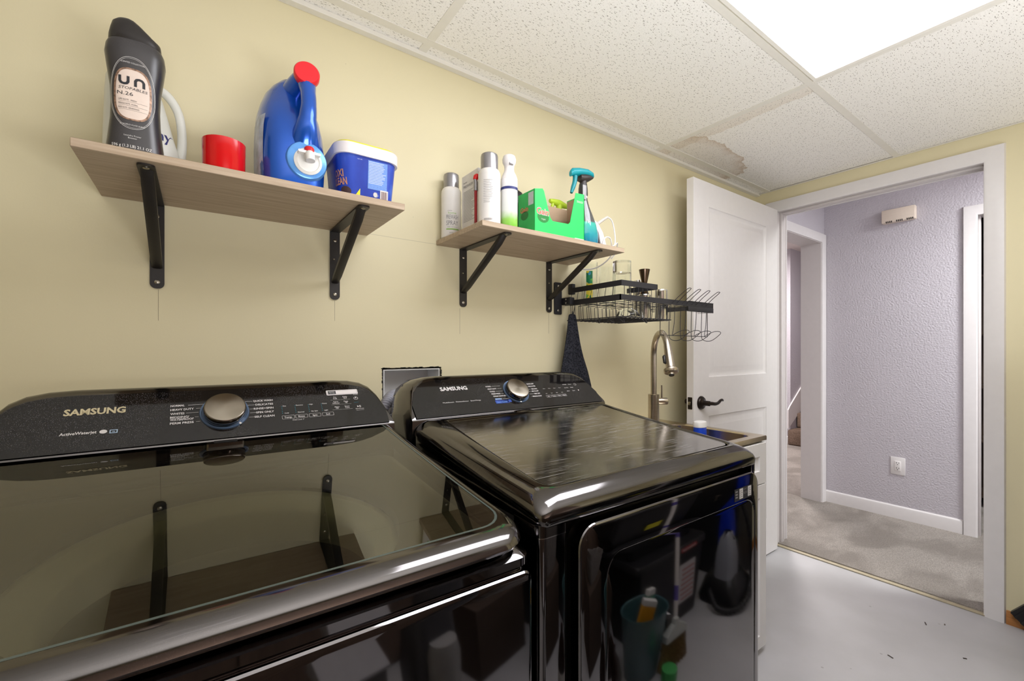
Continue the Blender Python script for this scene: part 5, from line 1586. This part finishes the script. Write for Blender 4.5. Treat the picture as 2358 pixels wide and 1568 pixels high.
b = B(); pb = Vector((fx, fy_, .975)) + rv * .036; b.tube([pb, pb + Vector((0, 0, .058))], .0034, 10); b.obj('lever_pin', STEEL, lv)
t = thing('soap_bottle', 'white-topped blue bottle standing in the steel sink', 'bottle', (1.735, 1.06, .6455))
b = B(); tb = [(z, 1.738, 1.055, hx, hy, 2.4) for z, hx, hy in ((.6465, .028, .02), (.66, .032, .022), (.845, .032, .022), (.862, .031, .021))]
b.loft([sup(r_[1], r_[2], r_[0], r_[3], r_[4], r_[5]) for r_ in tb]); b.obj('body', mat('royal_blue_plastic', (20, 66, 190), .35), t)
b = B(); b.loft([sup(1.738, 1.055, z, hx, hy, 2.4) for z, hx, hy in ((.8615, .0325, .0225), (.876, .0335, .0235), (.884, .031, .021), (.886, .024, .015))]); b.obj('lid', mat('white_lid', (230, 228, 226), .35), t)

# ================================================================== BLACK LID BY THE BASEBOARD, FLOOR BITS
t = thing('plastic_lid', 'black ridged plastic lid leaning on the oak baseboard beside the doorway', 'lid', (2.83, .2, 0))
A_, e1, e2 = Vector((.287, .066)), Vector((-.61, .79)), Vector((-.69, -.72))
P_ = [A_, A_ + e2 * .09, A_ + e2 * .09 + e1 * .26, A_ + e1 * .26]
b = B(); b.prism(P_, lambda u, v, d: Vector((d, u, v)), 2.822, 2.848); b.obj('panel', BLKP, t, sharp=20)
for i in range(3):
    q = A_ + e2 * (.014 + .026 * i)
    b = B(); b.prism([q, q + e2 * .010, q + e2 * .010 + e1 * .255, q + e1 * .255], lambda u, v, d: Vector((d, u, v)), 2.817, 2.823); b.obj('ridge', BLKP, t, sharp=20)
t = None
for i, (x, y, l, a) in enumerate(((2.567, .505, .022, .4), (2.625, .455, .010, .2), (2.18, .53, .02, 1.2), (2.40, .36, .012, 2.2))):
    b = B(); b.box((-l / 2, -.002, .0004), (l / 2, .002, .003), .0008, 1, Matrix.Translation((x, y, 0)) @ Matrix.Rotation(a, 4, 'Z'))
    tag(b.obj('debris_scrap', mat('dark_scrap_%d' % i, (70 + 30 * (i == 1), 62 + 26 * (i == 1), 56 + 20 * (i == 1)), .9), sharp=0), ('largest dark scrap lying on the grey floor near the carpet edge', 'small grey scrap beside the larger dark scrap on the floor', 'dark sliver on the grey floor close to the cabinet', 'short dark scrap in the open grey floor')[i], 'scrap', 'scraps on the concrete floor')

# ================================================================== OPPOSITE SIDE OF THE ROOM (seen mirrored in the machine fronts)
TOTE = mat('black_tote_plastic', (30, 29, 31), .45, var=.1)
def tote(x, y, z, w_, d_, h, label, marks=True):
    t = thing('storage_tote', label, 'storage tote', (x, y, z), 'black storage totes opposite the machines')
    b = B(); b.loft([[Vector((x + u, y + v, z + hh)) for u, v in rrect(-w_ / 2 * k, w_ / 2 * k, -d_ / 2 * k, d_ / 2 * k, .03)] for hh, k in ((.0008, .9), (.01, .92), (h - .04, 1.0))]); b.obj('body', TOTE, t)
    b = B(); b.loft([[Vector((x + u, y + v, z + hh)) for u, v in rrect(-w_ / 2 - k, w_ / 2 + k, -d_ / 2 - k, d_ / 2 + k, .035)] for hh, k in ((h - .04, .004), (h - .038, .014), (h - .012, .014), (h - .002, .008), (h, -.02))]); b.obj('lid', TOTE, t)
    return t
t = tote(1.66, -.36, 0, .62, .36, .40, 'black tote with red brand tag and striped white label standing on the floor')
yf = -.36 + .18 * .975
G = lambda u, v: Vector((1.66 - u, yf + .006 + .012 * v, v))
b = B(); put_rect(b, G, -.21, -.045, .10, .30, .004); lb = b.obj('instruction_label', mat('pale_label', (200, 196, 196), .5), t)
b = B(); G2 = lambda u, v: G(u, v) + Vector((0, .0008, 0))
for i in range(7): put_rect(b, G2, -.20, -.06 - random.uniform(0, .02), .115 + i * .025, .122 + i * .025)
b.obj('label_lines', mat('red_print', (170, 50, 52), .5), lb)
b = B(); G3 = lambda u, v: Vector((1.66 - u, -.36 + .18 + .0155, v)); put_rect(b, G3, -.20, -.04, .366, .385, .003); tg = b.obj('brand_tag', mat('red_tag', (166, 44, 50), .5), t)
b = B(); G4 = lambda u, v: Vector((1.66 - u, -.36 + .18 + .0165, v)); put_text(b, 'Rubbermaid', G4, -.12, .371, .009, .13, 'C', .02); b.obj('tag_lettering', PRINT, tg)
t = tote(1.64, -.42, .401, .62, .36, .42, 'black tote with a yellow sticker stacked on the lower black tote')
b = B(); G = lambda u, v: Vector((1.66 - u, -.42 + .18 * .985 + .004 + .008 * (v - .4), v)); put_rect(b, G, -.02, .09, .50, .57); b.obj('yellow_sticker', mat('yellow_sticker', (206, 196, 40), .5), t)
# wastebasket with odds and ends
bx, by = 1.30, -.07
t = thing('wastebasket', 'translucent teal wastebasket holding sponges and packets on the concrete floor', 'wastebasket', (bx, by, 0))
k = N('smoky_teal_plastic'); k.b.inputs['Base Color'].default_value = rgba((96, 136, 140)); k.b.inputs['Roughness'].default_value = .2; k.b.inputs['Transmission Weight'].default_value = .55
b = B(); b.loft([sup(bx, by, z, a, a * .82, 2.4) for z, a in ((.001, .075), (.006, .082), (.27, .118), (.278, .124), (.284, .122), (.280, .114), (.266, .112), (.012, .078))]); b.obj('bin', k.m, t, sharp=50)
for nm, c, x, y, z, rz, lab_ in (('sponge_packet', (214, 150, 34), bx - .03, by + .035, .262, .5, 'orange printed packet sticking out of the wastebasket'), ('scrub_pad_box', (24, 120, 90), bx + .035, by - .01, .265, -.3, 'green box with white end standing in the wastebasket')):
    o = thing(nm, lab_, 'packet', (x, y, z - .12))
    b = B(); b.box((-.035, -.012, -.09), (.035, .012, .075), .002, 1, Matrix.Translation((x, y, z)) @ Matrix.Rotation(rz, 4, 'Z') @ Matrix.Rotation(.25, 4, 'Y')); b.obj('box', mat(nm + '_card', c, .5), o)
    b = B(); b.box((-.0352, -.0122, .05), (.0352, .0122, .0755), .002, 1, Matrix.Translation((x, y, z)) @ Matrix.Rotation(rz, 4, 'Z') @ Matrix.Rotation(.25, 4, 'Y')); b.obj('box_end', PRINT, o)
# drink can and foam can beside it
o = thing('drink_can', 'silver drink can standing beside the wastebasket', 'can', (1.505, -.085, 0))
b = B(); b.lathe([(0, .0005), (.024, .0005), (.033, .012), (.033, .145), (.027, .158), (.027, .16), (.025, .158), (0, .157)], (1.505, -.085, 0), 28); b.obj('body', TIN, o)
b = B(); G = lambda u, v: Vector((1.505 + .0335 * math.cos(PI / 2 - u / .033), -.085 + .0335 * math.sin(PI / 2 - u / .033), v)); put_text(b, '83', lambda u, v: G(u, v), 0, .09, .03, .03, 'C', .03); b.obj('lettering', INK, o)
o = thing('foam_can', 'white aerosol can standing on the floor between wastebasket and tote', 'spray can', (1.43, -.135, 0))
b = B(); b.lathe([(0, .0005), (.026, .0005), (.026, .21), (.018, .225), (.018, .26), (0, .262)], (1.43, -.135, 0), 24); b.obj('body', CANW, o)
# basket of grey weave on the totes
o = thing('woven_basket', 'grey woven basket wedged beside the totes above the wastebasket', 'basket', (1.11, -.36, .3))
WV = N('grey_weave'); wv = WV.n('ShaderNodeTexBrick', Scale=26.0); WV.l(WV.coords((1, 1, 1.4), (PI / 2, 0, 0)), wv.inputs['Vector']); wv.inputs['Color1'].default_value = rgba((150, 144, 140)); wv.inputs['Color2'].default_value = rgba((128, 122, 118)); wv.inputs['Mortar'].default_value = rgba((60, 56, 54)); WV.l(wv.outputs['Color'], WV.b.inputs['Base Color']); WV.bump(wv.outputs['Fac'], -.6, .004)
b = B(); b.loft([[Vector((1.11 + u * k_, -.40 + v * k_, z)) for u, v in rrect(-.13, .13, -.1, .1, .04)] for z, k_ in ((.3005, .86), (.42, 1.0), (.50, 1.06), (.495, 1.0), (.32, .84))]); b.obj('weave', WV.m, o)
o2 = thing('cardboard_box', 'brown cardboard box on the floor under the grey woven basket', 'box', (1.10, -.4, 0))
b = B(); b.box((.95, -.53, .0005), (1.25, -.27, .2998), .003, 1); b.obj('carton', mat('dark_kraft', (70, 56, 46), .8), o2)
# broom
o = thing('broom', 'broom with white and purple handle leaning against the black totes', 'broom', (1.44, .03, 0))
BH = mat('white_broom_handle', (206, 200, 196), .4)
hb, ht = Vector((1.475, -.01, .16)), Vector((1.66, -.20, 1.12))
b = B(); b.tube([hb, ht], .0115, 12); b.obj('handle', BH, o)
for a, c in ((.10, .16), (.36, .385), (.62, .66), (.93, .99)):
    b = B(); b.tube([hb.lerp(ht, a), hb.lerp(ht, c)], .0122, 12); b.obj('handle_band', mat('purple_band', (90, 78, 150), .4), o)
b = B(); b.loft([[Vector((1.466 + u, .0 + v, z)) for u, v in rrect(-hx, hx, -hy, hy, .008)] for z, hx, hy in ((.125, .085, .02), (.15, .08, .02), (.18, .02, .014), (.2, .014, .012))]); b.obj('broom_head', mat('broom_head_plastic', (180, 182, 176), .4), o)
b = B()
for i in range(420):
    u, v = random.uniform(-.08, .08), random.uniform(-.016, .016)
    b.tube([(1.466 + u, v, .13), (1.466 + u * 1.25 + random.uniform(-.01, .01), v * 1.6 + random.uniform(-.008, .008), .002)], .0011, 3, cap=False)
br_ = b.obj('bristles', mat('straw_bristle', (150, 124, 78), .8, var=.4, vscale=120), o); br_['kind'] = 'stuff'
o = thing('tape_roll', 'roll of green painter tape standing upright beside the broom bristles', 'tape', (1.36, .045, 0))
b = B(); b.lathe([(.026, .0005), (.038, .0005), (.038, .05), (.026, .05)], (1.375, .055, 0), 32); b.bm.faces.ensure_lookup_table(); b.obj('roll', mat('green_tape', (70, 160, 84), .5), o)
# carpet cleaner
cxx, cyy = 2.17, -.06
o = thing('carpet_cleaner', 'upright blue and black carpet cleaner with clear tank and ribbed hose', 'carpet cleaner', (cxx, cyy, 0))
b = B(); b.loft([[Vector((cxx + u, cyy - .04 + v, z)) for u, v in rrect(-hx, hx, -hy, hy, .05)] for z, hx, hy in ((.002, .15, .14), (.03, .155, .15), (.12, .13, .12), (.16, .09, .09))]); b.obj('base', BLKP, o)
b = B(); b.loft([[Vector((cxx + .085 + u, cyy - .10 + v, z)) for u, v in rrect(-hx, hx, -hy, hy, .04)] for z, hx, hy in ((.15, .045, .06), (.35, .05, .06), (.5, .035, .045), (.6, .02, .025), (.98, .014, .018), (1.0, .014, .018))]); b.obj('upright', mat('blue_gloss', (24, 50, 170), .25), o)
b = B(); b.loft([[Vector((cxx - .05 + u, cyy - .02 + v, z)) for u, v in rrect(-hx, hx, -hy, hy, .035)] for z, hx, hy in ((.13, .065, .07), (.26, .062, .066), (.34, .045, .05), (.38, .02, .025))]); k = N('smoky_tank'); k.b.inputs['Base Color'].default_value = rgba((170, 172, 180)); k.b.inputs['Transmission Weight'].default_value = .4; k.b.inputs['Roughness'].default_value = .15; b.obj('water_tank', k.m, o)
pth = [Vector(p) for p in ((cxx + .06, cyy + .0, .55), (cxx + .12, cyy + .06, .35), (cxx + .08, cyy + .10, .10), (cxx - .1, cyy + .115, .03), (cxx - .21, cyy + .03, .03), (cxx - .19, cyy - .06, .10))]
pp, _ = smooth_path(pth, 24, False, [1] * 6)
b = B(); b.tube(pp, [.017 if (i // 2) % 2 else .0145 for i in range(len(pp))], 10); b.obj('hose', BLKP, o)
# dark soda bottle and vacuum further left
o = thing('soda_bottle', 'dark plastic bottle with pale label standing on the floor opposite the dryer', 'bottle', (1.0, .04, 0))
b = B(); b.lathe([(0, .0005), (.045, .0005), (.048, .01), (.048, .17), (.035, .22), (.014, .26), (.014, .28), (0, .28)], (1.02, .02, 0), 28); b.obj('bottle', mat('dark_bottle', (36, 24, 20), .12), o)
b = B(); b.lathe([(.0483, .08), (.0487, .081), (.0487, .149), (.0483, .15)], (1.02, .02, 0), 28); b.obj('label', mat('grey_label', (170, 166, 164), .5), o)
vx, vy = .66, -.16
o = thing('upright_vacuum', 'dark upright vacuum cleaner with grey dust bin opposite the washer', 'vacuum cleaner', (vx, vy, 0))
b = B(); b.loft([[Vector((vx + u, vy + v, z)) for u, v in rrect(-hx, hx, -hy, hy, .04)] for z, hx, hy in ((.002, .14, .13), (.05, .14, .13), (.09, .08, .08), (.12, .07, .07))]); b.obj('floor_head', BLKP, o)
b = B(); b.loft([[Vector((vx + u, vy - .03 + v, z)) for u, v in rrect(-hx, hx, -hy, hy, .035)] for z, hx, hy in ((.11, .07, .07), (.3, .085, .08), (.55, .07, .06), (.62, .03, .03), (.95, .016, .018), (1.0, .016, .018))]); b.obj('body', mat('vacuum_grey', (70, 68, 70), .35), o)
b = B(); b.lathe([(0, .16), (.055, .16), (.055, .36), (.045, .4), (0, .4)], (vx, vy + .06, 0), 24); b.obj('dust_bin', mat('dust_bin_grey', (150, 148, 146), .2), o)
o = thing('grey_waste_bin', 'grey step bin with sloping lid beside the vacuum cleaner', 'bin', (.40, -.2, 0))
b = B(); b.loft([[Vector((.40 + u, -.24 + v, z)) for u, v in rrect(-.09, .09, -.09, .09, .015)] for z in (.0008, .38)]); b.obj('bin', mat('bin_dark_grey', (96, 94, 92), .4), o)
b = B(); b.prism([(-.335, .3803), (-.145, .3803), (-.145, .39), (-.335, .47)], lambda u, v, d: Vector((d, u, v)), .305, .495); b.obj('lid', mat('bin_lid_grey', (150, 148, 150), .4), o)
o = thing('added_dark_cupboard', 'low black cupboard added along the doorway wall to darken the dryer door reflection', 'cupboard', (2.58, -.6, 0))  # added out of view so the dryer door mirrors dark, not yellow wall
b = B(); b.box((2.36, -1.06, .0008), (2.84, -.12, 1.02), .004, 1); b.obj('carcass', TOTE, o)
for y in (-1.055, -.588):
    b = B(); b.box((2.345, y, .02), (2.36, y + .464, 1.0), .003, 1); d_ = b.obj('door', TOTE, o)
    b = B(); b.box((2.335, y + .22, .5), (2.345, y + .24, .6), .002, 1); b.obj('handle', STEEL, d_)
o = thing('storage_cabinet', 'dark brown storage cabinet opposite the machines, made tall to darken their reflections', 'cabinet', (.2, -.9, 0))  # height raised to hide the yellow wall from the washer lip's reflection
CBW = wood_mat('brown_cabinet', (84, 68, 58), (112, 92, 78), .5, axis='Z')
b = B(); b.box((-.9, -1.14, .0008), (1.6, -.72, 1.80), .003, 1); b.obj('carcass', CBW, o)
for i in range(5):
    x = -.897 + i * .499
    b = B(); b.box((x, -.72, .03), (x + .494, -.703, 1.795), .003, 1); d_ = b.obj('door', CBW, o)
    b = B(); b.lathe([(0, 0), (.008, 0), (.008, .012), (.014, .018), (.012, .026), (0, .026)], (x + .45, -.703, .6), 16, (0, 1, 0)); b.obj('knob', STEEL, d_)
bpy.data.objects.remove(_fo)
for o in S.objects:                       # print too small to pick apart letter by letter stays one part per colour
    if o.parent and o.type == 'MESH' and any(k_ in o.name for k_ in ('lettering', 'legend', 'print', 'lines', 'status_dots', 'torn_edge', 'pencil_mark', 'word_mark', 'socket_slots', 'white_halo')):
        o['kind'] = 'stuff'
